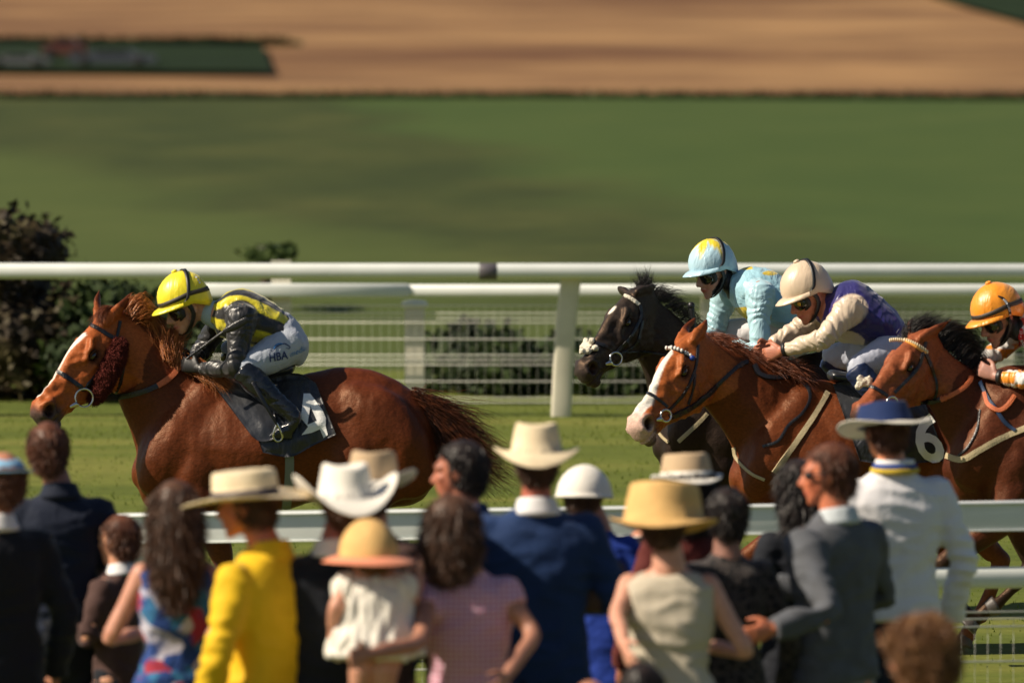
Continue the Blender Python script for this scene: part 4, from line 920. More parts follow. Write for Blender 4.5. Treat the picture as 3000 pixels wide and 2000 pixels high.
def helmet(root, c, F, U, k, cap_mat, band=None, strap=True, colfn=None, peakmat=None, pom=True):
    S = np.cross(F, U); q = lambda f, s, u: c + (F * f + S * s + U * u) * k
    n, V, Fc = 40, [], []; ths = [4, 12, 22, 32, 44, 56, 68, 80, 90, 97]
    for th in ths:
        for j in range(n):
            p = 2 * math.pi * j / n; r = math.sin(R(min(th, 90))); gore = 1 + .014 * (abs(math.sin(p * 3)) - .5) * math.sin(R(th) * 1.5) + .012 * noise.noise(Vector((math.cos(p) * 2.6, math.sin(p) * 2.6, th * .045)))
            z = math.cos(R(th)) * .128; fr = .138 * r * gore; sr = .113 * r * gore
            if th > 88: fr *= .99 - (th - 88) * .006; sr *= .99 - (th - 88) * .006
            bk = max(0, -math.cos(p)); low = bk * r * (.010 + .065 * max(0, (th - 55) / 42)) + .02 * abs(math.sin(p)) * max(0, (th - 70) / 27); fr *= 1 - bk * (.10 + .07 * max(0, (th - 75) / 22)); V.append(q(-.012 + fr * math.cos(p), sr * math.sin(p), .052 + z - low))
    k_ = len(ths)
    for i in range(k_ - 1):
        for j in range(n): j2 = (j + 1) % n; Fc.append((i * n + j, (i + 1) * n + j, (i + 1) * n + j2, i * n + j2))
    V.append(q(-.012, 0, .182)); Fc += [(j, (j + 1) % n, len(V) - 1) for j in range(n)]
    V.append(q(-.012, 0, .06)); Fc += [((k_ - 1) * n + (j + 1) % n, (k_ - 1) * n + j, len(V) - 1) for j in range(n)]
    m = mk_mesh(V, Fc)
    if colfn: set_col(m, colfn(get_v(m), q))
    hp = obj('helmet', m, cap_mat, root)
    # peak
    V, Fc = [], []; m_ = 16
    for i, (rr, dz) in enumerate(((.98, .010), (1.25, .004), (1.42, -.006), (1.44, -.012), (1.25, -.006), (.98, .0))):
        for j in range(m_ + 1):
            p = R(-72 + 144 * j / m_); x = math.cos(p); ext = 1 + (rr - 1) * max(0, x) ** .7
            V.append(q(-.012 + .133 * math.cos(p) * ext, .108 * math.sin(p) * (1 + (ext - 1) * .35), .045 + dz - .012 * abs(math.sin(p))))
    r6 = 6
    for i in range(r6):
        i2 = (i + 1) % r6
        for j in range(m_): Fc.append((i * (m_ + 1) + j, i * (m_ + 1) + j + 1, i2 * (m_ + 1) + j + 1, i2 * (m_ + 1) + j))
    mp = mk_mesh(V, Fc)
    if colfn: set_col(mp, colfn(get_v(mp), q))
    obj('peak', mp, peakmat or cap_mat, hp)
    if pom: part('cap_button', [ball(q(-.012, 0, .184), F * .016 * k, S * .016 * k, U * .008 * k, 10)], peakmat or (cap_mat if not colfn else cap_mat), hp) if not colfn else None
    def band_at(u0, wd, mt, nm, tilt=0.0, ex=1.012):
        V = []; 
        for j in range(n):
            p = 2 * math.pi * j / n
            for uu, e in ((u0 + wd / 2, ex), (u0 - wd / 2, ex), (u0 - wd / 2, ex - .03), (u0 + wd / 2, ex - .03)):
                r = math.sqrt(max(0, 1 - ((max(uu, .052) - .052) / .128) ** 2)); back = (.022 if math.cos(p) < 0 else 0) * -math.cos(p)
                bk = max(0, -math.cos(p)); V.append(q(-.012 + .138 * r * e * (1 - bk * .12) * math.cos(p), .113 * r * e * math.sin(p), uu - bk * .030 + tilt * math.cos(p)))
        Fc = [(j * 4 + a, j * 4 + (a + 1) % 4, ((j + 1) % n) * 4 + (a + 1) % 4, ((j + 1) % n) * 4 + a) for j in range(n) for a in range(4)]
        return obj(nm, mk_mesh(V, Fc), mt, hp)
    if band: band_at(.068, .022, band, 'hat_band', -.006)
    # goggles: curved lens, rubber frame and the strap that runs over the cap
    go = loft([q(.086, x, -.002 - abs(x) * .05) + F * (-(x / .07) ** 2 * .026) * k for x in (-.066, -.04, 0, .04, .066)], [F * .012 * k] * 5, [U * y * k for y in (.020, .033, .034, .033, .020)], n=16, caps=(.5, .5))
    g = part('goggles', [go], goggle_m, root)
    part('goggle_frame', [loft([q(.078, x, -.002 - abs(x) * .05) + F * (-(x / .07) ** 2 * .028) * k for x in (-.074, -.045, 0, .045, .074)], [F * .012 * k] * 5, [U * y * k for y in (.026, .041, .042, .041, .026)], n=16, caps=(.5, .5))], goggle_b, g)
    if strap:
        for sg in (-1, 1):
            pass
        def on(ph, lean):
            # strap over the crown: leans back from the temples
            s_, u_ = math.sin(ph), math.cos(ph); f_ = lean; r = math.sqrt(max(0, 1 - (f_ / .138) ** 2))
            return q(-.012 + f_ * 1.02, .1155 * s_ * r, .052 + (.131 * u_ * r if u_ > 0 else 0) + (u_ * .05 if u_ <= 0 else 0))
        V = []; A = list(np.linspace(-1.75, 1.75, 31))
        for ph in A:
            lean = -.045 + .075 * abs(ph / 1.75) ** 2.0
            for dl, e in ((.009, 0), (-.009, 0)):
                V.append(on(ph, lean + dl))
        V = np.array(V); ctr = q(-.012, 0, .05); W = V - (V - ctr) * .04; k2 = len(V); V = np.vstack([V + (V - ctr) * .01, W])
        Fc = [(2 * i, 2 * i + 1, 2 * i + 3, 2 * i + 2) for i in range(30)] + [(k2 + 2 * i, k2 + 2 * i + 2, k2 + 2 * i + 3, k2 + 2 * i + 1) for i in range(30)]
        Fc += [(2 * i, 2 * i + 2, k2 + 2 * i + 2, k2 + 2 * i) for i in range(30)] + [(2 * i + 1, k2 + 2 * i + 1, k2 + 2 * i + 3, 2 * i + 3) for i in range(30)]
        obj('goggle_strap', mk_mesh(V, Fc), goggle_b, hp)
    # chin harness
    part('chin_strap', [tube([q(.01, .09, .03), q(.0, .082, -.03), q(.035, .06, -.085), q(.055, 0, -.115), q(.035, -.06, -.085), q(.0, -.082, -.03), q(.01, -.09, .03)], [(.012 * k, .003 * k)] * 7, side=F, n=8)], goggle_b, hp)
    return hp
def jockey(D, J, label, jacket_mat, jcol, breech, boot, cap_mat, capcol=None, band=None, tone=(.42, .20, .13), glove=None, neckcloth=None, cuff=None, legs=True, hk=1.13, peakmat=None):
    p = lambda t: at(t[0], t[1], D, -t[2] if len(t) > 2 else 0)
    hc = p(J['head']); F = nrm(vec(-J['face'][0], -J['face'][2], J['face'][1])); U0 = vec(J.get('up', (0, 0))[0], 0, 1.0); U0 = nrm(vec(0, 0, 1) + vec(J.get('roll', 0), 0, 0)); U = nrm(U0 - F * U0.dot(F)); k = hk
    r = thing('person', (p(J['pelvis'])[0], D, p(J['pelvis'])[2] - .15), label, 'person', 'jockeys')
    nb = p(J['neck']); parts = head_parts(hc, F, U, k); parts.append(tube([hc - F * .02 - U * .03, (hc + nb) / 2 - F * .01, nb], [(.055, .058), (.054, .058), (.06, .065)], side=(0, 1, 0)))
    T = J['torso']; tc = [(at(a, b, D) + at(c, d, D)) / 2 for a, b, c, d, w in T]; tb = [(at(a, b, D) - at(c, d, D)) / 2 for a, b, c, d, w in T]; tw = [t[4] for t in T]
    side = vec(0, -1, 0)
    parts.append(loft(tc, [side * w * .88 for w in tw], [b * .88 for b in tb], n=20, caps=(.5, .5)))
    arms = []
    for sg, A in ((1, J['near']), (-1, J['far'])):
        sh, el, wr = (p(x) for x in A[:3]); arms.append((sh, el, wr)); hd = p(A[3]); d = nrm(hd - wr)
        parts.append(tube([sh, sh * .5 + el * .5, el, el * .45 + wr * .55, wr], [.056, .046, .040, .036, .026], n=14))
        parts += hand_parts(wr, d, vec(0, sg * 1.0, -.25) if not A[4:] else vec(*A[4]), vec(-.1, sg * .15, 1.0), 1.25, 1.0)
    lg = []
    if legs:
        for sg, Lg in ((1, J['lnear']), (-1, J['lfar'])):
            hp_, kn, an, to = (p(x) for x in Lg); lg.append((hp_, kn, an, to))
            parts.append(tube([hp_, hp_ * .5 + kn * .5, kn, kn * .6 + an * .4, an, an * .8 + to * .2 - vec(0, 0, .03), to], [(.08, .085), (.07, .075), .044, .040, .034, .032, .025], n=14))
    m = remesh(parts, VOX_P, 3)
    def ex(V, col):
        if glove is not None:
            for sh, el, wr in arms: 
                dd = np.linalg.norm(V - wr, axis=1); col = mixc(col, 1.0 * ((V - wr) @ nrm(wr - el) > -.015) * (dd < .22), glove)
        if neckcloth is not None:
            q = (V - hc) / k; u = q @ U; f = q @ F; kk = (u < -.02 - .9 * (f + .0)) & (np.linalg.norm(q, axis=1) < .26) & (f < .065) ; col = mixc(col, kk * 1.0, neckcloth)
        return col
    skin_col(m, hc, F, U, k, tone, extra=ex); obj('body', m, skin_m, r)
    # silks
    JP = [loft(tc, [side * w for w in tw], tb, n=24, caps=(.35, .3))]
    for sh, el, wr in arms:
        w0 = wr + (el - wr) * .06
        JP.append(tube([sh + (tc[1] - sh) * .35, sh, sh * .5 + el * .5, el, el * .5 + wr * .5, w0], [(.085, .09), (.085, .09), (.068, .07), (.062, .064), (.05, .052), (.034, .036)], n=18, caps=(.8, .2)))
    jm = remesh(JP, .008, 5); V = get_v(jm); N = get_n(jm)
    ad = np.minimum.reduce([np.minimum(seg_d(V, sh, el), seg_d(V, el, wr)) for sh, el, wr in arms])
    cr = np.minimum.reduce([np.linalg.norm(V - el, axis=1) for _, el, _ in arms]); fold = fnoise(V * np.array([1, .8, 1.0]), 17, 4); f2 = np.abs(fnoise(V * np.array([1.6, .5, 1.6]), 9, 9))
    ta = np.zeros(len(V)); best = np.full(len(V), 9.)
    for sh, el, wr in arms:
        for a_, b_, o_ in ((sh, el, 0), (el, wr, .3)):
            dd = seg_d(V, a_, b_); tt = (V - a_) @ nrm(b_ - a_) + o_; ta = np.where(dd < best, tt, ta); best = np.minimum(best, dd)
    cre = np.abs(np.array([noise.noise(Vector((t_ * 24 + 2.6 * noise.noise(Vector((x * 7, y * 7, z * 7))), x * 4, z * 4))) for t_, (x, y, z) in zip(ta, V)])); onarm = 1 - smst(best, .08, .11)
    V = V + N * (fold * .005 * (1 - onarm * .6) - (1 - onarm) * f2 * .008 - onarm * (.32 - np.minimum(cre, .32)) * (.022 + .02 * np.exp(-(cr / .12) ** 2)))[:, None]; set_v(jm, V)
    axis = nrm(tc[0] - tc[-1]); up = nrm(np.cross(side, axis)); up = up if up[2] > 0 else -up; ctr = np.array(tc)
    s_ = (V - tc[-1]) @ axis; Cc = np.stack([np.interp(s_, [(c - tc[-1]) @ axis for c in tc[::-1]], ctr[::-1, i]) for i in range(3)], 1); q = V - Cc
    ang = np.arctan2(q @ side, q @ up)
    set_col(jm, jcol(V, ang, ad, arms, s_)); ja = obj('jacket', jm, jacket_mat, r)
    if J.get('collar') is not None:
        part('collar', [tube([nb + (hc - nb) * f for f in (.0, .18, .32)], [(.078, .085), (.072, .08), (.066, .07)], side=(0, 1, 0), n=20)], J['collar'], ja)
    if cuff is not None:
        for sh, el, wr in arms[:1]: part('cuff', [tube([wr + (el - wr) * .04, wr + (el - wr) * .11], [.038, .042], n=14, caps=(.2, .2))], cuff, ja)
    if legs:
        Pv = J['pelv']; BP = [loft([(at(a, b, D) + at(c, d, D)) / 2 for a, b, c, d, w in Pv], [side * w for *_, w in Pv], [(at(a, b, D) - at(c, d, D)) / 2 for a, b, c, d, w in Pv], n=22, caps=(.4, .7))]
        for hp_, kn, an, to in lg:
            BP.append(tube([hp_, hp_ * .5 + kn * .5, kn, kn * .8 + an * .2], [(.105, .115), (.085, .095), (.062, .066), (.058, .06)], n=18, caps=(.7, .4)))
        bm_ = remesh(BP, .008, 5); V = get_v(bm_); N = get_n(bm_); V = V + N * (fnoise(V * np.array([1, 1, 1]), 12, 8) * .004 - np.abs(fnoise(V * np.array([2.4, 1, 1.2]), 16, 2)) * .005)[:, None]; set_v(bm_, V)
        r_b = obj('breeches', bm_, breech, r); r['bk'] = 1; del r['bk']
        for i, (hp_, kn, an, to) in enumerate(lg):
            bo = tube([kn * 1.02 - an * .02, kn * .7 + an * .3, kn * .4 + an * .6, an, an * .75 + to * .25 - vec(0, 0, .035), to], [(.068, .072), (.070, .072), (.054, .057), (.044, .048), (.042, .042), (.034, .030)], n=18, caps=(.35, .8))
            mm = remesh([bo, obox(an * .78 + to * .22 - vec(0, 0, .075), (.022, 0, 0), (0, .025, 0), (0, 0, .014))], .007, 3); V = get_v(mm); N = get_n(mm); set_v(mm, V - N * (np.abs(fnoise(V * np.array([1, 1, 2.]), 18, 7)) * .006)[:, None])
            obj('boot', mm, boot, r)
    else: bm_ = None
    helmet(r, hc, F, U, k, cap_mat, band, colfn=capcol, peakmat=peakmat)
    return r, jm, bm_, (hc, F, U, arms, lg)
# ---- jockeys ----
def col_j1(V, ang, ad, arms, s_):
    n = len(V); w = ang * 6.5 + .5 * fnoise(V, 9, 1) + 1.2; k = smst(np.sin(w), -.12, .12); c = mixc(np.tile(np.array([.006, .006, .008]), (n, 1)), k, (.62, .53, .012))
    sl_ = 1 - smst(ad, .082, .094); return mixc(c, sl_, (.007, .007, .009))
def col_j2(V, ang, ad, arms, s_):
    n = len(V); c = np.tile(np.array([.44, .68, .77]), (n, 1)); sl_ = 1 - smst(ad, .08, .095); c = mixc(c, (1 - sl_) * .5, (.22, .48, .60))  # torso tinted darker teal than the sleeves: shading painted into the silk colour
    q = V - at(2190, 925, 30.6, -.1); c = mixc(c, (np.hypot(q[:, 0] / .13, q[:, 2] / .06) < 1) * (1 - sl_), (.72, .52, .02))
    for u, v in ((2180, 783), (2255, 798)): q = V - at(u, v, 30.6, -.02); c = mixc(c, (np.hypot(q[:, 0] / .05, q[:, 2] / .012) < 1) * 1.0, (.72, .52, .02))
    return c
def col_j3(V, ang, ad, arms, s_):
    n = len(V); c = np.tile(np.array([.012, .008, .12]), (n, 1)); c = mixc(c, smst(fnoise(V, 4, 3), .0, .35) * .7, (.07, .012, .24)); c = mixc(c, (1 - smst(ad, .085, .096)), (.66, .53, .40))
    q = V - at(2460, 1000, 28.8, -.1); return mixc(c, (np.hypot(q[:, 0] / .13, q[:, 2] / .07) < 1) * 1.0, (.60, .50, .38))
def col_j4(V, ang, ad, arms, s_):
    n = len(V); c = np.tile(np.array([.55, .035, .015]), (n, 1)); c = mixc(c, smst(np.sin(ang * 6) * np.sin(s_ * 26), -.05, .05), (.75, .72, .70)); sl_ = 1 - smst(ad, .085, .096)
    for sh, el, wr in arms:
        for a, b in ((sh, el), (el, wr)):
            t = (V - a) @ nrm(b - a); near = seg_d(V, a, b) < .09; k = smst(np.sin(t * 34 + 1.5) * np.sin((V[:, 2] - (a + (b - a) * .5)[2]) * 50 + 1.2), -.05, .05)
            cc = mixc(np.tile(np.array([.78, .76, .74]), (n, 1)), k, (.82, .27, .01)); c = np.where((near & (sl_ > .3))[:, None], cc, c)
    return c
J1 = dict(head=(548, 900), face=(.88, -.40, .30), roll=-.12, neck=(650, 925), pelvis=(860, 985),
    torso=[(636, 876, 622, 958, .09), (672, 852, 640, 985, .15), (715, 843, 680, 1000, .195), (775, 868, 735, 1015, .195), (830, 905, 795, 1018, .175), (862, 940, 835, 1030, .165)],
    near=[(712, 915, .19), (697, 1068, .26), (588, 1076, .13), (535, 1062, .09)], far=[(650, 935, -.19), (590, 1030, -.22), (560, 1062, -.11), (520, 1055, -.06)],
    pelv=[(815, 900, 790, 1005, .15), (862, 930, 820, 1045, .175), (893, 975, 858, 1068, .165)],
    lnear=[(850, 1005, .09), (722, 1078, .27), (868, 1212, .30), (800, 1268, .30)], lfar=[(850, 1005, -.09), (665, 1040, -.28), (868, 1200, -.30), (800, 1260, -.30)])
yellow_cap = silk('yellow_silk', (.86, .72, .012), wr=.30, scale=8); stripe_silk = silk('striped_silk', attr=True, wr=.75, scale=7)
J1['collar'] = plain('pale_collar', (.35, .45, .5), .7); black_band = plain('dark_band', (.03, .025, .02), .6)
j1, jm1, bm1, inf1 = jockey(28.5, J1, 'jockey in yellow and black stripes with a yellow cap, on the leading chestnut', stripe_silk, col_j1, breech_m, boot_m, yellow_cap, band=black_band, glove=(.006, .006, .007), tone=(.56, .30, .21))
# whip in the hand of the leading jockey: a thing that is held
wp = [at(548, 1050, 28.18), at(600, 1012, 28.2), at(655, 972, 28.16), at(722, 936, 28.14)]
t = thing('riding_whip', wp[0], 'black riding whip held by the jockey in yellow and black', 'whip')
part('shaft', [tube(wp, [.007, .008, .009, .012], n=10)], leather, t); part('whip_flap', [tube([at(655, 972, 28.15), at(690, 955, 28.13), at(724, 935, 28.12)], [(.004, .012), (.006, .022), (.003, .016)], n=10)], leather, t)
br = [o for o in j1.children if o.name.startswith('breeches')][0]; bb = wbvh(br)
navy_ink = plain('navy_ink', (.01, .03, .13), .6); blue_ink = plain('blue_ink', (.03, .18, .45), .6)
text_decal('HBA', (789, 1060), (28, -5), (-3, -33), bb, .004, 'logo_letters', navy_ink, br, bold=.02, maxlen=7)
text_decal('media', (850, 1047), (20, -9), (2, -25), bb, .004, 'logo_word', blue_ink, br, bold=.0, maxlen=7)
def ribbon_decal(pts, w, bv, off, name, mt, parent):
    import bmesh
    L_ = catmull(pts, 5); T = np.gradient(L_, axis=0); bm = bmesh.new(); vs = []
    for i, (p, t_) in enumerate(zip(L_, T)):
        nn = np.array([-t_[1], t_[0]]) / (np.hypot(*t_) + 1e-9) * w * (1 - .5 * abs(2 * i / (len(L_) - 1) - 1)); vs.append((bm.verts.new((*(p + nn), 0)), bm.verts.new((*(p - nn), 0))))
    for a, b in zip(vs, vs[1:]): bm.faces.new((a[0], a[1], b[1], b[0]))
    return lay(bm, bv, off, name, mt, parent)
G = lambda l: [(420 + a / 3.733, 780 + b / 3.733) for a, b in l]
ribbon_decal(G([(1380, 915), (1420, 925), (1450, 885), (1500, 855), (1545, 845), (1575, 858), (1605, 885), (1590, 900), (1565, 892)]), 1.6, bb, .004, 'logo_horse', navy_ink, br)
ribbon_decal(G([(1425, 905), (1445, 865), (1490, 845), (1530, 850)]), 2.2, bb, .0045, 'logo_mane', blue_ink, br)
part('stirrup', [tube([at(812, 1240, 28.16), at(800, 1275, 28.16), at(812, 1292, 28.17), at(828, 1280, 28.17), at(812, 1240, 28.16)], .006, n=8)], steel, h1.root)
h1.free([at(742, 1120, 28.14), at(775, 1180, 28.12), at(812, 1242, 28.16)], .004, 'stirrup_leather', leather, flat=3)
# sky blue
J2 = dict(head=(2092, 800), face=(.80, -.28, .50), roll=-.08, neck=(2160, 850), pelvis=(2345, 960),
    torso=[(2150, 800, 2140, 885, .09), (2190, 780, 2160, 915, .16), (2245, 783, 2200, 945, .195), (2300, 815, 2260, 955, .19), (2350, 865, 2310, 970, .17), (2385, 915, 2350, 985, .16)],
    near=[(2222, 845, .20), (2215, 1010, .27), (2115, 1015, .13), (2062, 1005, .08)], far=[(2130, 870, -.20), (2092, 985, -.20), (2060, 992, -.09), (2032, 975, -.05)],
    pelv=[(2340, 870, 2310, 975, .15), (2385, 910, 2350, 1005, .17), (2405, 950, 2375, 1020, .16)],
    lnear=[(2370, 965, .09), (2250, 1040, .27), (2370, 1150, .30), (2310, 1200, .30)], lfar=[(2370, 965, -.09), (2120, 985, -.27), (2330, 1100, -.30), (2290, 1160, -.30)])
blue_silk = silk('sky_blue_silk', attr=True, wr=.8, scale=7); white_breech = plain('white_breeches', (.62, .60, .62), .6, bump=.4, bscale=22)
def cap2(V, q):
    c0 = q(-.012, 0, .052); F, U = nrm(q(1, 0, 0) - q(0, 0, 0)), nrm(q(0, 0, 1) - q(0, 0, 0)); S = np.cross(F, U); d = V - c0; a = np.arctan2(d @ S, d @ F); pol = np.arccos(np.clip((d @ U) / (np.linalg.norm(d, axis=1) + 1e-9), -1, 1))
    tri = np.abs(((a * 3 / math.pi + .5) % 1) * 2 - 1); k = pol < .30 + .85 * tri; return np.where(k[:, None], np.array([.74, .58, .02]), np.array([.44, .66, .78]))
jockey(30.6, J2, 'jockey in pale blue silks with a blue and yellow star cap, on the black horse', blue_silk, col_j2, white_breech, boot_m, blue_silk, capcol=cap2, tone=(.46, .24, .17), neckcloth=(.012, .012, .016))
t = thing('riding_whip', at(2025, 940, 30.5), 'short black whip standing up beside the black horse\'s mane', 'whip'); part('shaft', [tube([at(2036, 965, 30.5), at(2030, 930, 30.5), at(2026, 905, 30.5)], [.012, .014, .016], n=10)], leather, t); part('knob', [sph(at(2025, 895, 30.5), .022)], leather, t)
# purple and cream
J3 = dict(head=(2372, 868), face=(.82, -.42, .32), roll=-.12, neck=(2425, 905), pelvis=(2620, 1000),
    torso=[(2428, 855, 2410, 950, .09), (2462, 828, 2432, 985, .16), (2515, 820, 2470, 1005, .195), (2575, 862, 2520, 1010, .19), (2625, 910, 2580, 1020, .175), (2655, 955, 2620, 1035, .16)],
    near=[(2490, 895, .20), (2400, 985, .27), (2288, 1022, .15), (2225, 1040, .11)], far=[(2420, 920, -.18), (2335, 975, -.17), (2258, 1012, -.09), (2222, 1030, -.05)],
    pelv=[(2600, 920, 2570, 1030, .15), (2640, 960, 2600, 1065, .175), (2660, 1000, 2625, 1080, .165)],
    lnear=[(2620, 1020, .09), (2500, 1075, .28), (2600, 1200, .31), (2540, 1260, .31)], lfar=[(2620, 1020, -.09), (2440, 1060, -.28), (2560, 1180, -.30), (2510, 1240, -.30)])
purple_silk = silk('purple_cream_silk', attr=True, wr=.7, scale=6, rough=.4); cream_cap = silk('cream_silk', (.68, .53, .38), wr=.28, scale=8, rough=.42); navy_boot = plain('navy_boot', (.008, .02, .07), .5, bump=.3, bscale=20)
r3, _, _, i3 = jockey(28.8, J3, 'jockey in purple with cream sleeves and a cream cap, reaching forward over the blazed chestnut', purple_silk, col_j3, plain('grey_breeches', (.45, .48, .58), .6, bump=.4, bscale=22), navy_boot, cream_cap, tone=(.50, .19, .11), cuff=goggle_b)
hc, F_, U_ = i3[0], i3[1], i3[2]; S_ = np.cross(F_, U_); part('goggle_vent', [ball(hc + F_ * .085 + S_ * sg * .045 + U_ * .0, S_ * .022, F_ * .018, U_ * .018) for sg in (-1, 1)], plain('amber_lens', (.6, .35, .03), .15, coat=1), r3)
# orange
J4 = dict(head=(2930, 935), face=(.80, -.38, .38), roll=-.10, neck=(2985, 965), pelvis=(3200, 1010),
    torso=[(3000, 905, 2990, 1000, .09), (3035, 880, 3005, 1025, .16), (3095, 875, 3050, 1040, .195), (3150, 905, 3110, 1050, .19), (3200, 950, 3160, 1060, .175), (3240, 990, 3200, 1070, .16)],
    near=[(3070, 950, .20), (3040, 1108, .27), (2912, 1098, .14), (2862, 1075, .10)], far=[(3005, 965, -.19), (2935, 1030, -.18), (2885, 1065, -.08), (2850, 1080, -.04)],
    pelv=[(3180, 950, 3150, 1060, .15), (3230, 980, 3190, 1090, .175), (3255, 1030, 3220, 1110, .165)],
    lnear=[(3215, 1040, .09), (3090, 1110, .28), (3220, 1240, .31), (3160, 1290, .31)], lfar=[(3215, 1040, -.09), (3040, 1080, -.28), (3200, 1220, -.30), (3150, 1280, -.30)])
orange_silk = silk('orange_white_silk', attr=True, wr=.7, scale=7); orange_cap = silk('orange_silk', (.88, .30, .008), wr=.4, scale=9)
r4, _, _, i4 = jockey(28.0, J4, 'jockey in orange, white and red silks with an orange cap, at the right edge', orange_silk, col_j4, white_breech, boot_m, orange_cap, band=black_band, tone=(.40, .20, .15), neckcloth=(.012, .012, .016), cuff=goggle_b)

def comb(*os):
    V, F, o_ = [], [], 0
    for o in os:
        l = np.array(root_of(o).location); v = get_v(o.data) + l; V.append(v); F += [tuple(i + o_ for i in p.vertices) for p in o.data.polygons]; o_ += len(v)
    return BVHTree.FromPolygons(np.vstack(V).tolist(), F)
def kids(r, nm): return [o for o in r.children_recursive if o.name.split('.')[0] == nm]
strap_k = plain('strap_black', (.010, .010, .012), .5); strap_w = plain('strap_white', (.72, .74, .78), .5); red_s = plain('collar_red', (.55, .012, .02), .5)
hl = kids(r4, 'helmet')[0]; [bpy.data.objects.remove(o) for o in kids(r4, 'goggle_strap')]; b4 = comb(hl, *kids(r4, 'hat_band'))
ribbon_decal([(2924, 867), (2940, 875), (2953, 895), (2960, 920), (2961, 948)], 4.6, b4, .006, 'printed_strap', strap_k, hl)
ribbon_decal([(2939, 876), (2946, 883), (2952, 892)], 3.4, b4, .008, 'strap_stripes', strap_w, hl); ribbon_decal([(2959, 921), (2960.5, 932), (2960.5, 944)], 3.4, b4, .008, 'strap_stripes', strap_w, hl)
text_decal('UVEX', (2950, 895), (2.8, 7.6), (8.2, -2.6), b4, .008, 'strap_letters', strap_w, hl, bold=.02, maxlen=4)
ja = kids(r4, 'jacket')[0]; b5 = comb(ja, *kids(r4, 'body')); ribbon_decal([(2993, 962), (2991, 985), (2988, 1015)], 7, b5, .010, 'collar_panel', red_s, ja)
for ch, y in (('G', 979), ('+', 990), ('O', 1003), ('X', 1014)): text_decal(ch, (2987, y), (12, 0), (0, -13), b5, .013, 'collar_letter', strap_w, ja, maxlen=4)
hl = kids(j1, 'helmet')[0]; b1 = comb(hl, *kids(j1, 'goggle_strap'), *kids(j1, 'hat_band'))
for p in ([(572, 809), (577, 814)], [(579, 817), (582, 822)], [(583, 825), (587, 830)]): ribbon_decal([p[0], ((p[0][0] + p[1][0]) / 2, (p[0][1] + p[1][1]) / 2), p[1]], 2.6, b1, .007, 'strap_print', strap_w, hl)
# ------------------------------------------------------------------ the crowd at the near rail
UP = vec(0, 0, 1)
def cloth(name, col, rough=.8, sc=14, bump=.5, var=.10, sheen=.10): return plain(name, col, rough, bump=bump, bscale=sc, var=var, vscale=5, spec=.25, sheen=sheen, dist=1.8)
MALE = [(.44, .175, .125), (.50, .172, .122), (.56, .165, .115), (.63, .155, .112), (.70, .172, .120), (.76, .186, .120), (.795, .178, .105), (.820, .12, .085), (.838, .07, .07)]
FEM = [(.44, .185, .130), (.50, .175, .125), (.56, .152, .112), (.62, .128, .100), (.69, .146, .115), (.75, .158, .112), (.79, .155, .098), (.815, .10, .078), (.835, .055, .06)]
POSE = {'down': ((.150, -.01, .635), (.150, .05, .49)), 'front': ((.150, .0, .64), (.075, .15, .635)), 'cross': ((.155, .02, .64), (-.02, .17, .67)),
        'face': ((.15, .09, .71), (.05, .13, .885)), 'hip': ((.175, -.06, .65), (.125, .02, .545))}
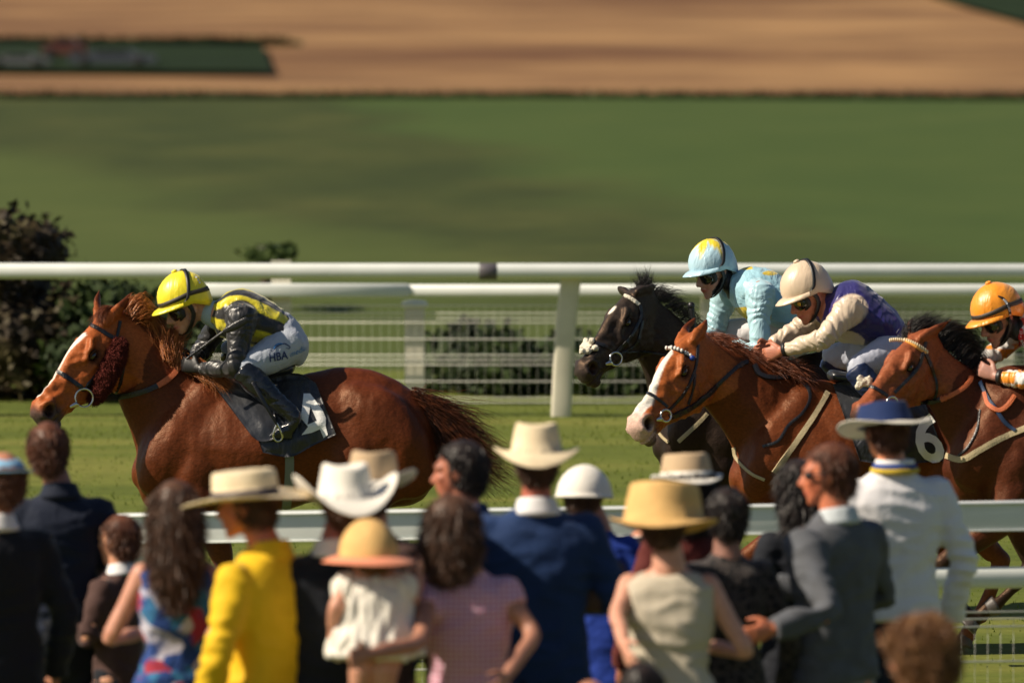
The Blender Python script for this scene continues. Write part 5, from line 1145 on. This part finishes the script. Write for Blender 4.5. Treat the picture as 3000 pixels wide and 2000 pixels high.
def stand(label, u, vt, D, a, sex='m', tone=(.45, .20, .12), hair=None, hairstyle='short', top=None, sleeve=1.0, hem=.47, bottom=None, skirt=False, collar=None,
          arms=('down', 'down'), wide=1.0, dx=0.0, hatfn=None, vox=.010, head_a=None, lean=0.0, fist=.5, extra=None, flare=1.0, htm=None, group='spectators at the near rail'):
    if htm is None: htm = 1.76 if sex == 'm' else 1.67
    if htm: D = (CAM_H - htm) * FPX / (vt - V_HOR)
    ht = at(u, vt, D)[2]; k = ht / 1.75; base = vec(at(u, vt, D)[0] + dx, D, 0); F = vec(-math.sin(R(a)), math.cos(R(a)), 0); S = np.cross(F, UP)
    kh = min(1.0, k * 1.02) if ht > 1.5 else .86
    hc = vec(at(u, vt, D)[0], D, ht - .116 * kh); ha = a if head_a is None else head_a; HF = vec(-math.sin(R(ha)), math.cos(R(ha)), -.10); HF = nrm(HF); HU = nrm(UP - HF * UP.dot(HF))
    r = thing('person', base, label, 'person', group); J = lambda s_, f, z: base + S * s_ * k + F * (f * k) + UP * z * ht
    T = [(z, w * wide, d) for z, w, d in (MALE if sex == 'm' else FEM)]; lf = lambda z: lean * max(0, z - .5) * 2
    parts = head_parts(hc, HF, HU, kh)
    parts.append(tube([hc - HF * .02 * kh - HU * .03, (hc + J(0, lf(.84) - .01, .84)) / 2, J(0, lf(.84) - .01, .83)], [(.056 * kh, .058 * kh)] * 2 + [(.066 * kh, .066 * kh)], side=S))
    def torso(T, inf): return loft([J(0, lf(z), z) for z, w, d in T], [S * (w + inf) * k for z, w, d in T], [F * (d + inf) * k for z, w, d in T], n=22, ex=2.3, caps=(.2, .4))
    parts.append(torso(T, -.012)); sw = T[6][1] - .025; AR = []
    for sg, ps in ((1, arms[0]), (-1, arms[1])):
        if ps is None: continue
        ps = POSE[ps] if isinstance(ps, str) else ps; sh = J(sg * sw, lf(.79), .788)
        el, wr = (at(p_[0], p_[1], D + p_[2]) if p_[0] > 100 else J(sg * p_[0] * 1.75 * (wide if i == 0 else 1), p_[1] * 1.75, p_[2]) for i, p_ in enumerate(ps)); AR.append((sg, sh, el, wr)); f_ = .88 if sex == 'f' else 1
        parts.append(tube([sh, sh * .5 + el * .5, el, el * .45 + wr * .55, wr], [.056 * k * f_, .045 * k * f_, .038 * k * f_, .036 * k * f_, .026 * k * f_], n=14))
        d = nrm(wr - el); th = nrm(F * .6 + UP * .5) if d[2] < -.5 else UP; parts += hand_parts(wr, d, -S * sg + F * .1, th, fist, .95 * k)
    for sg in (-1, 1):
        parts.append(tube([J(sg * .09, 0, .50), J(sg * .10, .01, .28), J(sg * .10, -.01, .07), J(sg * .10, .10, .02)], [.085 * k, .055 * k, .042 * k, .03 * k], n=12))
    m = remesh(parts, vox * .8, 3); skin_col(m, hc, HF, HU, kh, tone); obj('body', m, skin_m, r)
    TT = [t for t in T if t[0] >= hem - .05]; TT = [(hem, T[1][1] * (1.04 if hem < .5 else 1), T[1][2])] + [t for t in T if t[0] > hem + .02]
    if skirt: TT = [(.26, .26 * flare, .22 * flare), (.36, .22 * flare, .18 * flare), (.44, .195, .145)] + [t for t in T if t[0] >= .5]
    if sleeve < .2 and sex == 'f': TT = [t for t in TT if t[0] < .80] + [(.80, T[6][1] * .82, T[6][2])]
    GP = [torso(TT, .010)]
    for sg, sh, el, wr in AR:
        i_ = .020 if sex == 'm' else .012; sh0 = sh + (J(0, lf(.76), .77) - sh) * .35
        if sleeve >= .9: GP.append(tube([sh0, sh, sh * .5 + el * .5, el, el * .5 + wr * .5, wr], [(.058 + i_) * k, (.062 + i_) * k, (.050 + i_) * k, (.046 + i_) * k, (.040 + i_) * k, (.034 + i_) * k], n=16, caps=(.7, .15)))
        elif sleeve > 0: GP.append(tube([sh0, sh, sh * (1 - sleeve) + el * sleeve], [(.058 + i_) * k, (.064 + i_) * k, (.056 + i_) * k], n=16, caps=(.7, .15)))
    gm = remesh(GP, vox, 4); V = get_v(gm); N = get_n(gm); f2 = np.abs(fnoise(V * np.array([.8, .8, 1.7]), 9, hash(label) % 97)); el_ = np.exp(-(np.min([np.linalg.norm(V - e, axis=1) for _, _, e, _ in AR] or [np.full(len(V), 9.)], axis=0) / .12) ** 2)
    V = V - N * (f2 * (.016 + .016 * el_))[:, None] + N * (fnoise(V, 5, 3) * .010)[:, None]
    # drag folds of the cloth across the back
    set_v(gm, V); g = obj('dress' if skirt else ('jacket' if sex == 'm' and collar else 'top'), gm, top, r)
    if collar is not None:
        part('collar', [tube([J(0, lf(.84) - .02, .828), J(0, lf(.84) - .018, .842), J(0, lf(.85) - .014, .858)], [(.092 * k, .088 * k), (.080 * k, .080 * k), (.070 * k, .072 * k)], side=S, n=20, caps=(.2, .1))], collar, g)
    if not skirt and bottom is not None:
        BP = [loft([J(0, 0, z) for z in (.42, .48, .54)], [S * w * k for w in (.15, .175, .168)], [F * w * k for w in (.11, .125, .118)], n=20, caps=(.6, .2))]
        for sg in (-1, 1): BP.append(tube([J(sg * .085, 0, .48), J(sg * .095, .01, .28), J(sg * .10, -.01, .05)], [.105 * k, .078 * k, .066 * k], n=14, caps=(.6, .1)))
        bm_ = remesh(BP, vox * 1.3, 4); displace(bm_, .014, 8, 3); obj('trousers', bm_, bottom, r)
    for sg in (-1, 1): part('shoe', [tube([J(sg * .10, -.05, .02), J(sg * .10, .04, .025), J(sg * .10, .15, .014)], [(.04, .035), (.045, .035), (.036, .02)], n=12)], shoe_m, r)
    if hair is not None: hair_cap(r, hc, HF, HU, kh, hair, hairstyle, hatfn is not None)
    if hatfn: hatfn(r, hc, HF, HU, kh)
    return r, hc, HF, HU, J
shoe_m = plain('shoe_leather', (.02, .015, .012), .35)
def hair_cap(r, hc, F, U, k, mt, style, hatted=False):
    S = np.cross(F, U); q = lambda f, s, u: hc + (F * f + S * s + U * u) * k
    P = [ball(q(-.022, 0, .032), S * .087 * k, F * .100 * k, U * .096 * k), ball(q(-.045, 0, -.02), S * .074 * k, F * .066 * k, U * .075 * k)]
    amp, sc, n, L, w = .002, 40, 4200, .034, .0009
    if style == 'long': P += [tube([q(-.03, 0, .03), q(-.055, 0, -.06), q(-.075, 0, -.16), q(-.085, 0, -.25), q(-.085, 0, -.33)], [(.088, .09), (.098, .075), (.098, .055), (.082, .042), (.05, .03)], side=S)]; amp = .003; n = 6000; L = .08
    if style == 'bob': P += [tube([q(-.03, 0, .03), q(-.045, 0, -.06), q(-.055, 0, -.13)], [(.10, .10), (.108, .085), (.085, .06)], side=S)]; n = 5000; L = .06
    if style == 'curly': P = [ball(q(-.02, 0, .035), S * .135 * k, F * .135 * k, U * .115 * k), ball(q(-.04, 0, -.04), S * .125 * k, F * .10 * k, U * .10 * k)]; amp, sc, n, L, w = .022, 22, 8000, .035, .0014
    m = remesh(P, .007, 2); V = get_v(m); N = get_n(m); d = np.abs(fnoise(V * np.array([1, 1, .5]), sc, 5)) - .25; V = V + N * (d * amp * 2)[:, None]
    # keep the face free: press the front below the hairline into the head
    z = (V - hc) / k; f, s_, u = z @ F, z @ S, z @ U; face = smst(f + .0 * u, .012, .045) * (1 - smst(u, .045, .075)) if style != 'curly' else smst(f, .05, .09) * (1 - smst(u, .03, .06))
    V = V - ((V - hc) - (V - hc) * .70) * face[:, None]
    if hatted: uu = (V - hc) @ U / k; V = V - (np.maximum(0, uu - .035) * .55 * k)[:, None] * U
    set_v(m, V); o = obj('hair', m, mt, r)
    Vs, Fs = [], []; rg = np.random.default_rng(3); ok = np.where(face < .1)[0]
    for i in rg.choice(ok, min(n, len(ok))):
        dn = (-U * .9 + N[i] * .25 + F * .15 + rg.normal(size=3) * .25) if style != 'curly' else (N[i] * .8 + rg.normal(size=3) * .9)
        dn = nrm(dn); p = V[i]; s1 = nrm(np.cross(dn, rg.normal(size=3))) * w * 1.4; b = len(Vs); e1 = p + dn * L * .5 + N[i] * .004; e2 = p + dn * L * rg.uniform(.8, 1.2) + (N[i] * -.002 if style != 'curly' else np.cross(dn, N[i]) * .02)
        Vs += [p + s1, p - s1, e1 + s1, e1 - s1, e2]; Fs += [(b, b + 1, b + 3, b + 2), (b + 2, b + 3, b + 4)]
    obj('hair_strands', mk_mesh(Vs, Fs, True), mt, o)
def hat(mt, R0=.095, R1=.085, H=.10, RB=.17, up=0.0, droop=0.0, band=None, lift=.045, dent=.0, tilt=0.0, dome=False, bandh=.028, brim=None, ov=1.14, inner=None):
    def f(r, hc, F, U, k):
        ct, st = math.cos(tilt), math.sin(tilt); F2 = F * ct + U * st; U2 = U * ct - F * st; S = np.cross(F2, U2); n = 44; V, Fc = [], []; org = hc + U2 * lift * k
        def pt(rr, z, j, bz=0):
            p = 2 * math.pi * j / n; t = max(0, (rr - R0) / (RB - R0)); zz = z + bz * (up * math.sin(p) ** 2 * t ** 1.7 - droop * math.cos(p) ** 2 * t ** 1.4) * (1 if rr > R0 else 0)
            return org + (F2 * rr * ov * math.cos(p) + S * rr * .93 * math.sin(p) + U2 * zz) * k
        prof = [(R0 * .97, -.004, 1), ((R0 + RB) / 2, -.004, 1), (RB, -.002, 1), (RB + .002, .001, 1), (RB, .004, 1), ((R0 + RB) / 2, .003, 1), (R0, .003, 1)]
        pb = len(prof)
        if dome: prof += [(R0 * math.cos(R(g)), H * math.sin(R(g)), 0) for g in (10, 25, 40, 55, 68, 80, 88)]
        else: prof += [(R0 + (R1 - R0) * .5, H * .5, 0), (R1, H * .88, 0), (R1 * .95, H * .97, 0), (R1 * .84, H, 0), (R1 * .5, H - dent * .6, 0), (R1 * .15, H - dent, 0)]
        for rr, z, bz in prof:
            for j in range(n): 
                v = pt(rr, z, j, bz)
                if not bz and dent and z > H * .8: p = 2 * math.pi * j / n; v = v - U2 * dent * .5 * math.cos(p) ** 2 * k * (1 if rr > R1 * .4 else 0)
                V.append(v + (noise.noise(Vector(v * 22)) * .0025) * U2)
        L = len(prof)
        for i in range(L - 1):
            for j in range(n): j2 = (j + 1) % n; Fc.append((i * n + j, i * n + j2, (i + 1) * n + j2, (i + 1) * n + j))
        V.append(org + U2 * ((H if dome else H - dent) * k)); Fc += [((L - 1) * n + j, (L - 1) * n + (j + 1) % n, len(V) - 1) for j in range(n)]
        V.append(org + U2 * .02 * k); Fc += [((j + 1) % n, j, len(V) - 1) for j in range(n)]
        if brim is None: h_ = obj('hat', mk_mesh(V, Fc), mt, r)
        else:
            nb = (pb - 1) * n; fb = [q for q in Fc if max(q) < nb + n and len(q) == 4 and max(q) < pb * n]; fc_ = [q for q in Fc if q not in set(fb)]
            h_ = obj('hat', mk_mesh(V, fc_), mt, r); obj('hat_brim', mk_mesh(V, fb), brim, h_)
        if band is not None:
            VV = []; 
            for z, e in ((.004, 1.012), (.004 + bandh, 1.010), (.004 + bandh, .98), (.004, .98)):
                rr = (R0 * math.sqrt(max(0, 1 - (z / H) ** 2)) if dome else R0 + (R1 - R0) * z / H) * e
                for j in range(n): VV.append(pt(min(rr, 9), z, j, 0))
            part('hat_band', [(np.array(VV), [(a * n + j, a * n + (j + 1) % n, ((a + 1) % 4) * n + (j + 1) % n, ((a + 1) % 4) * n + j) for a in range(4) for j in range(n)])], band, h_)
    return f
def weave(name, col, rough=.75, sc=260, var=.10):
    m, n, b = mat_new(name); ck = nd(n, 'ShaderNodeTexWave', Scale=sc / 6.3, Distortion=.6); ck.bands_direction = 'Z'; n.links.new(coords(n), ck.inputs['Vector'])
    nz = nd(n, 'ShaderNodeTexNoise', Scale=14.0, Detail=4.0); n.links.new(coords(n), nz.inputs['Vector'])
    c = mixn(n, 1.0, tuple(col), ramp(n, nz.outputs[0], [(.3, (.85, .82, .78)), (.7, (1.1, 1.1, 1.1))]), 'MULTIPLY'); n.links.new(c, b.inputs['Base Color'])
    bp = nd(n, 'ShaderNodeBump', Strength=.35, Distance=.003); n.links.new(ck.outputs[0], bp.inputs['Height']); n.links.new(bp.outputs[0], b.inputs['Normal']); b.inputs['Roughness'].default_value = rough; b.inputs['Specular IOR Level'].default_value = .25; return m
def pattern(name, kind, cols):
    m, n, b = mat_new(name); b.inputs['Roughness'].default_value = .8; b.inputs['Sheen Weight'].default_value = .2; b.inputs['Specular IOR Level'].default_value = .25
    if kind == 'gingham':
        fac = []
        for ax in ('X', 'Z'):
            w_ = nd(n, 'ShaderNodeTexWave', Scale=16.0, Distortion=.4); w_.bands_direction = ax; n.links.new(coords(n), w_.inputs['Vector']); fac.append(ramp(n, w_.outputs[0], [(.45, cols[0]), (.55, cols[1])]))
        n.links.new(mixn(n, 1.0, fac[0], fac[1], 'MULTIPLY'), b.inputs['Base Color'])
    elif kind == 'floral':
        v = nd(n, 'ShaderNodeTexVoronoi', Scale=17.0); n.links.new(coords(n), v.inputs['Vector']); nz = nd(n, 'ShaderNodeTexNoise', Scale=13.0, Detail=3.0); n.links.new(coords(n), nz.inputs['Vector'])
        s_ = nd(n, 'ShaderNodeSeparateColor'); n.links.new(v.outputs['Color'], s_.inputs[0]); r_ = ramp(n, s_.outputs[0], [(0, cols[0]), (.35, cols[0]), (.36, cols[1]), (.62, cols[1]), (.63, cols[2]), (.8, cols[2]), (.81, cols[3]), (1, cols[3])]); r_.node.color_ramp.interpolation = 'CONSTANT'
        n.links.new(mixn(n, ramp(n, nz.outputs[0], [(.45, (0, 0, 0)), (.6, (1, 1, 1))]), r_, cols[0]), b.inputs['Base Color'])
    else:
        v = nd(n, 'ShaderNodeTexVoronoi', Scale=26.0); v.feature = 'DISTANCE_TO_EDGE'; n.links.new(coords(n), v.inputs['Vector']); n.links.new(ramp(n, v.outputs[0], [(.03, cols[1]), (.12, cols[0])]), b.inputs['Base Color'])
    nz2 = nd(n, 'ShaderNodeTexNoise', Scale=12.0, Detail=3.0, Distortion=1.5); n.links.new(coords(n), nz2.inputs['Vector']); bp = nd(n, 'ShaderNodeBump', Strength=.5, Distance=.02); n.links.new(nz2.outputs[0], bp.inputs['Height']); n.links.new(bp.outputs[0], b.inputs['Normal']); return m
hair_brown = hair_mat('hair_brown', (.045, .020, .010), (.14, .065, .035), .5); hair_dark = hair_mat('hair_dark', (.008, .006, .006), (.035, .022, .018), .45)
hair_red = hair_mat('hair_chestnut', (.07, .022, .010), (.19, .07, .035), .5); hair_curl = hair_mat('hair_curly', (.09, .035, .015), (.42, .22, .10), .5)
navy = cloth('navy_suiting', (.006, .011, .028)); navy2 = cloth('dark_suiting', (.006, .008, .014)); blue_suit = cloth('blue_suiting', (.008, .030, .105)); grey_suit = weave('grey_tweed', (.10, .108, .125), .85, 420)
white_sh = cloth('white_shirt', (.74, .73, .76), .75, 10, .5, .04); yellow_j = cloth('yellow_jacket', (.76, .47, .008), .7, 9, .55, .06); cream_d = cloth('cream_dress', (.52, .46, .36), .7, 11, .55, .05)
col_white = cloth('collar_white', (.78, .77, .78), .7, 20, .1); straw = weave('straw', (.62, .42, .17)); straw_pale = weave('pale_straw', (.76, .64, .44)); felt_white = cloth('white_felt', (.80, .76, .68), .85, 30, .2, .04); straw_or = weave('golden_straw', (.70, .44, .17)); felt_tan = cloth('tan_felt', (.50, .36, .22), .85, 30, .2)
felt_blue = cloth('blue_felt', (.006, .022, .095), .8, 30, .2); ribbon = cloth('dark_ribbon', (.02, .015, .04), .5, 30, .1); trouser_g = cloth('grey_trousers', (.20, .205, .235), .85); pink_band = cloth('coral_cloth', (.72, .26, .15), .8, 20, .2)
# from the left edge to the right
capb = cloth('light_blue_cap', (.22, .42, .62), .7)
stand('man in a dark navy suit and pale blue cap, cut by the left edge', 8, 1322, 21.4, 20, hair=hair_red, top=navy2, collar=col_white, bottom=navy2, hatfn=hat(capb, .098, .092, .07, .125, dome=True, lift=.035), dx=-.03, wide=1.05)
stand('bareheaded man in a navy suit with short brown hair, second from the left edge', 140, 1242, 21.8, 8, hair=hair_red, top=navy, collar=navy, bottom=navy2, dx=.05, tone=(.30, .12, .08))
stand('woman in a teal dress, mostly hidden behind the men in navy', 262, 1475, 22.6, 10, htm=False, sex='f', hair=hair_brown, hairstyle='bob', top=cloth('teal_cloth', (.008, .07, .12)), skirt=True, sleeve=1, flare=1.35, arms=('down', 'down'))
stand('short person in a brown jacket turning left beside the long haired woman', 345, 1512, 22.8, 62, htm=1.38, hair=hair_red, tone=(.66, .33, .20), top=cloth('brown_jacket', (.07, .035, .03)), collar=col_white, bottom=navy2, arms=('front', 'cross'), wide=.92)
stand('woman with long brown hair in a blue and red floral dress', 512, 1412, 20.6, 6, sex='f', tone=(.58, .28, .19), hair=hair_brown, hairstyle='long', top=pattern('floral_print', 'floral', [(.014, .05, .22), (.03, .16, .34), (.36, .03, .06), (.50, .48, .58)]), skirt=True, sleeve=0, arms=('front', 'front'))
stand('man in a bright yellow jacket and a flat straw boater', 722, 1388, 21.6, 50, head_a=75, tone=(.50, .16, .09), hair=hair_brown, top=yellow_j, collar=yellow_j, bottom=navy2, wide=1.08, dx=.075, hem=.50,
      hatfn=hat(straw_pale, .112, .106, .10, .215, up=.015, droop=.02, band=ribbon, lift=.03, bandh=.026))
stand('man in a black suit and a broad white felt hat', 1012, 1385, 21.0, 14, tone=(.40, .13, .09), hair=hair_brown, top=navy2, collar=col_white, bottom=navy2, wide=1.05, dx=-.045, arms=('front', 'front'),
      hatfn=hat(felt_white, .112, .092, .13, .205, up=.085, droop=.055, lift=.025, dent=.03, tilt=.08))
stand('person under a tan felt hat, behind the man with the white hat', 1092, 1345, 22.6, -15, sex='m', hair=hair_brown, top=cloth('brown_coat', (.06, .03, .025)), collar=col_white, bottom=navy2, wide=.9,
      hatfn=hat(felt_tan, .105, .09, .12, .175, up=.05, droop=.02, lift=.03, dent=.02, brim=felt_white))
# woman in gingham and the child on her arm
Hs = stand('woman with brown hair in a pink gingham top, holding a child', 1325, 1458, 20.6, -4, sex='f', tone=(.42, .20, .13), hair=hair_brown, hairstyle='bob', top=pattern('pink_gingham', 'gingham', [(.72, .42, .52), (.85, .74, .80)]), sleeve=.35, hem=.44, bottom=cloth('denim', (.02, .03, .08)), wide=1.12, dx=.055,
      arms=(((1560, 1860, -.1), (1480, 1985, -.4)), ((1225, 1880, -.45), (1080, 1915, -.66))), fist=.5)
def child_on_arm():
    D = 19.15; hc = at(1080, 1612, D); F = nrm(vec(-.55, .80, -.15)); U = nrm(UP - F * UP.dot(F)); k = .86; S = np.cross(F, U)
    r = thing('person', at(1110, 1930, D), 'small child in a frilly white dress and sun hat, held by the woman in gingham', 'child', 'spectators at the near rail'); J = lambda u, v, dy=0: at(u, v, D, dy)
    parts = head_parts(hc, F, U, k) + [tube([hc - U * .03, J(1095, 1690)], [.045, .045]), loft([J(1100, 1700), J(1105, 1770), J(1110, 1850), J(1112, 1900)], [(x, 0, 0) for x in (.09, .10, .105, .10)], [(0, x, 0) for x in (.065, .08, .085, .08)], n=18)]
    for sg, (s0, e0, w0) in ((-1, (J(1020, 1715), J(985, 1775, -.05), J(975, 1830, -.02))), (1, (J(1175, 1715), J(1210, 1760, .05), J(1225, 1700, .10)))):
        parts.append(tube([s0, e0, w0], [.034, .028, .021])); d = nrm(w0 - e0); parts += hand_parts(w0, d, vec(0, 1, 0), UP, .5, .62)
    for dxx in (-35, 35): parts.append(tube([J(1110 + dxx, 1900), J(1095 + dxx, 1960, -.06), J(1090 + dxx, 2060, -.02), J(1080 + dxx, 2085, -.06)], [.06, .048, .034, .026]))
    m = remesh(parts, .007, 3); skin_col(m, hc, F, U, k, (.60, .30, .20)); obj('body', m, skin_m, r)
    GP = [loft([J(1100, 1695), J(1103, 1740), J(1105, 1800), J(1100, 1860), J(1095, 1915)], [(x, 0, 0) for x in (.10, .13, .135, .16, .185)], [(0, x, 0) for x in (.07, .10, .11, .13, .15)], n=22, caps=(.4, .1)), ball(J(1022, 1722), (.062, 0, 0), (0, .06, 0), (0, 0, .06)), ball(J(1178, 1722), (.062, 0, 0), (0, .06, 0), (0, 0, .06))]
    g = remesh(GP, .008, 3); V = get_v(g); N = get_n(g); V = V + N * ((np.abs(fnoise(V * np.array([1.6, 1.6, .45]), 20, 4)) - .2) * .028)[:, None]; set_v(g, V)
    obj('dress', g, cloth('white_cotton', (.78, .74, .66), .8, 30, .4, .04), r); hair_cap(r, hc, F, U, k, hair_curl, 'short', True)
    hat(straw_or, .130, .115, .160, .20, up=-.02, droop=.03, lift=-.022, tilt=.12, dome=True, brim=pink_band)(r, hc, F, U, k)
child_on_arm()
stand('man with dark hair in a blue jacket, looking left beside the chestnut\'s tail', 1345, 1296, 22.6, 45, head_a=75, tone=(.46, .17, .10), hair=hair_dark, top=blue_suit, collar=blue_suit, bottom=navy2, dx=.03)
stand('man in a royal navy suit and a cream straw fedora', 1572, 1262, 21.0, 2, htm=1.85, tone=(.45, .13, .08), hair=hair_brown, top=blue_suit, collar=col_white, bottom=navy, wide=1.14, dx=.0, arms=('front', 'front'),
      hatfn=hat(straw_pale, .108, .088, .115, .178, up=.015, droop=.055, lift=.035, dent=.02, tilt=.06))
stand('woman in a royal blue dress and a round white hat', 1712, 1372, 22.3, -12, htm=1.57, sex='f', hair=hair_brown, top=cloth('royal_blue', (.008, .035, .26)), skirt=True, sleeve=1, dx=.06, hatfn=hat(felt_white, .140, .12, .150, .146, dome=True, lift=-.015))
stand('person in a small white cap between the round white hat and the big straw hat', 1878, 1548, 22.6, 20, htm=False, sex='f', hair=hair_dark, hairstyle='bob', top=cloth('green_blue', (.01, .09, .12)), skirt=True, sleeve=1, hatfn=hat(felt_white, .105, .10, .055, .115, dome=True, lift=.04))
stand('woman in a sleeveless cream dress and a big golden straw hat', 1945, 1440, 20.4, -6, sex='f', tone=(.62, .32, .22), hair=hair_brown, hairstyle='short', top=cream_d, skirt=True, sleeve=0, wide=1.16, arms=('front', ((1808, 1800, -.1), (1830, 1890, -.3))), dx=.02,
      hatfn=hat(straw_or, .170, .145, .15, .225, up=.01, droop=.035, lift=.0, dent=.0, tilt=-.05))
bg_ = thing('handbag', at(1790, 1790, 20.4), 'brown leather handbag in front of the woman in the cream dress', 'bag'); bag_m = plain('bag_leather', (.10, .055, .04), .5, bump=.3, bscale=40)
b_, c_ = at(1780, 1740, 20.4), at(1790, 1700, 20.4); part('pouch', [loft([b_ - vec(0, 0, .055), b_, b_ + vec(0, 0, .055)], [(.12, 0, 0), (.115, 0, 0), (.10, 0, 0)], [(0, .05, 0), (0, .055, 0), (0, .04, 0)], ex=4, caps=(.3, .3))], bag_m, bg_); part('handle', [tube([b_ + vec(-.07, 0, .06), b_ + vec(-.05, 0, .12), b_ + vec(.05, 0, .12), b_ + vec(.07, 0, .06)], .008)], bag_m, bg_)
stand('person in a tan felt hat with a white brim, in front of the blazed chestnut', 2012, 1338, 23.2, 20, sex='f', tone=(.35, .13, .08), hair=hair_dark, hairstyle='bob', top=cloth('dark_red', (.10, .015, .012)), skirt=True, sleeve=1, hatfn=hat(felt_tan, .118, .10, .11, .155, up=.02, droop=.02, lift=.02, brim=felt_white, band=felt_white, bandh=.03))
stand('woman in a dark lace dress to the right of the cream dress', 2130, 1432, 21.7, 8, sex='f', htm=1.6, tone=(.30, .15, .11), hair=hair_dark, hairstyle='short', top=pattern('dark_lace', 'lace', [(.012, .010, .011), (.07, .055, .05)]), skirt=True, sleeve=1, wide=1.05)
stand('person with black hair and dark clothes behind the man in grey tweed', 2335, 1350, 22.4, 30, htm=1.60, sex='f', tone=(.30, .13, .09), hair=hair_dark, hairstyle='long', top=navy2, skirt=True, sleeve=1)
Os = stand('man in a grey tweed jacket and sunglasses, seen from the side facing left', 2425, 1304, 20.4, 40, head_a=82, tone=(.60, .20, .10), hair=hair_red, top=grey_suit, collar=cloth('pale_collar_cloth', (.50, .55, .58)), bottom=trouser_g, wide=1.12, dx=.03, arms=('cross', ((2425, 1790, -.35), (2268, 1840, -.45))))
r_, hc_, F_, U_, _ = Os; S_ = np.cross(F_, U_); part('sunglasses', [loft([hc_ + F_ * (.088 - (x / .07) ** 2 * .022) + S_ * x + U_ * .006 for x in (-.068, -.035, 0, .035, .068)], [F_ * .006] * 5, [U_ * y for y in (.014, .021, .010, .021, .014)], n=12)] + [tube([hc_ + F_ * .07 + S_ * sg * .07 + U_ * .008, hc_ - F_ * .01 + S_ * sg * .082 + U_ * .005], .004, n=8) for sg in (-1, 1)], goggle_m, r_)
Qs = stand('man in a white shirt and a navy sun hat with a cream brim', 2592, 1178, 21.6, 10, htm=1.83, head_a=25, tone=(.58, .22, .11), hair=hair_red, top=white_sh, bottom=navy, wide=1.10, dx=.04, arms=('down', 'down'), hem=.50,
      hatfn=hat(felt_blue, .128, .105, .095, .205, up=.02, droop=.025, lift=.018, tilt=-.10, brim=cloth('cream_brim', (.60, .56, .48), .8, 30, .2)))
r_, hc_, F_, U_, Jq = Qs
for i, (z, mt, rr) in enumerate(((.862, col_white, .084), (.852, cloth('collar_blue', (.01, .05, .28)), .094), (.843, cloth('collar_yellow', (.60, .42, .04)), .104))):
    part('collar', [tube([Jq(0, -.014, z - .004), Jq(0, -.014, z + .004)], [(rr, rr * .95)] * 2, side=(1, 0, 0), n=22, caps=(.08, .08))], mt, r_)
stand('child with a mop of curly light brown hair, at the lower right', 2692, 1838, 17.0, 35, head_a=60, htm=False, sex='f', tone=(.62, .27, .16), hair=hair_curl, hairstyle='curly', top=cloth('red_top', (.22, .02, .03)), skirt=True, sleeve=1)
stand('dark haired child whose head just reaches into the bottom of the picture', 1880, 1945, 18.2, 0, htm=False, sex='f', hair=hair_dark, hairstyle='short', top=cloth('plum_top', (.10, .03, .06)), skirt=True, sleeve=1, dx=.0)
stand('child in a golden straw hat at the bottom edge, left of the dark haired child', 1730, 1990, 18.6, 0, htm=False, sex='f', hair=hair_brown, top=cloth('rose_top', (.45, .20, .20)), skirt=True, sleeve=1, hatfn=hat(straw_or, .10, .085, .055, .165, droop=.03, lift=.03, dome=True))
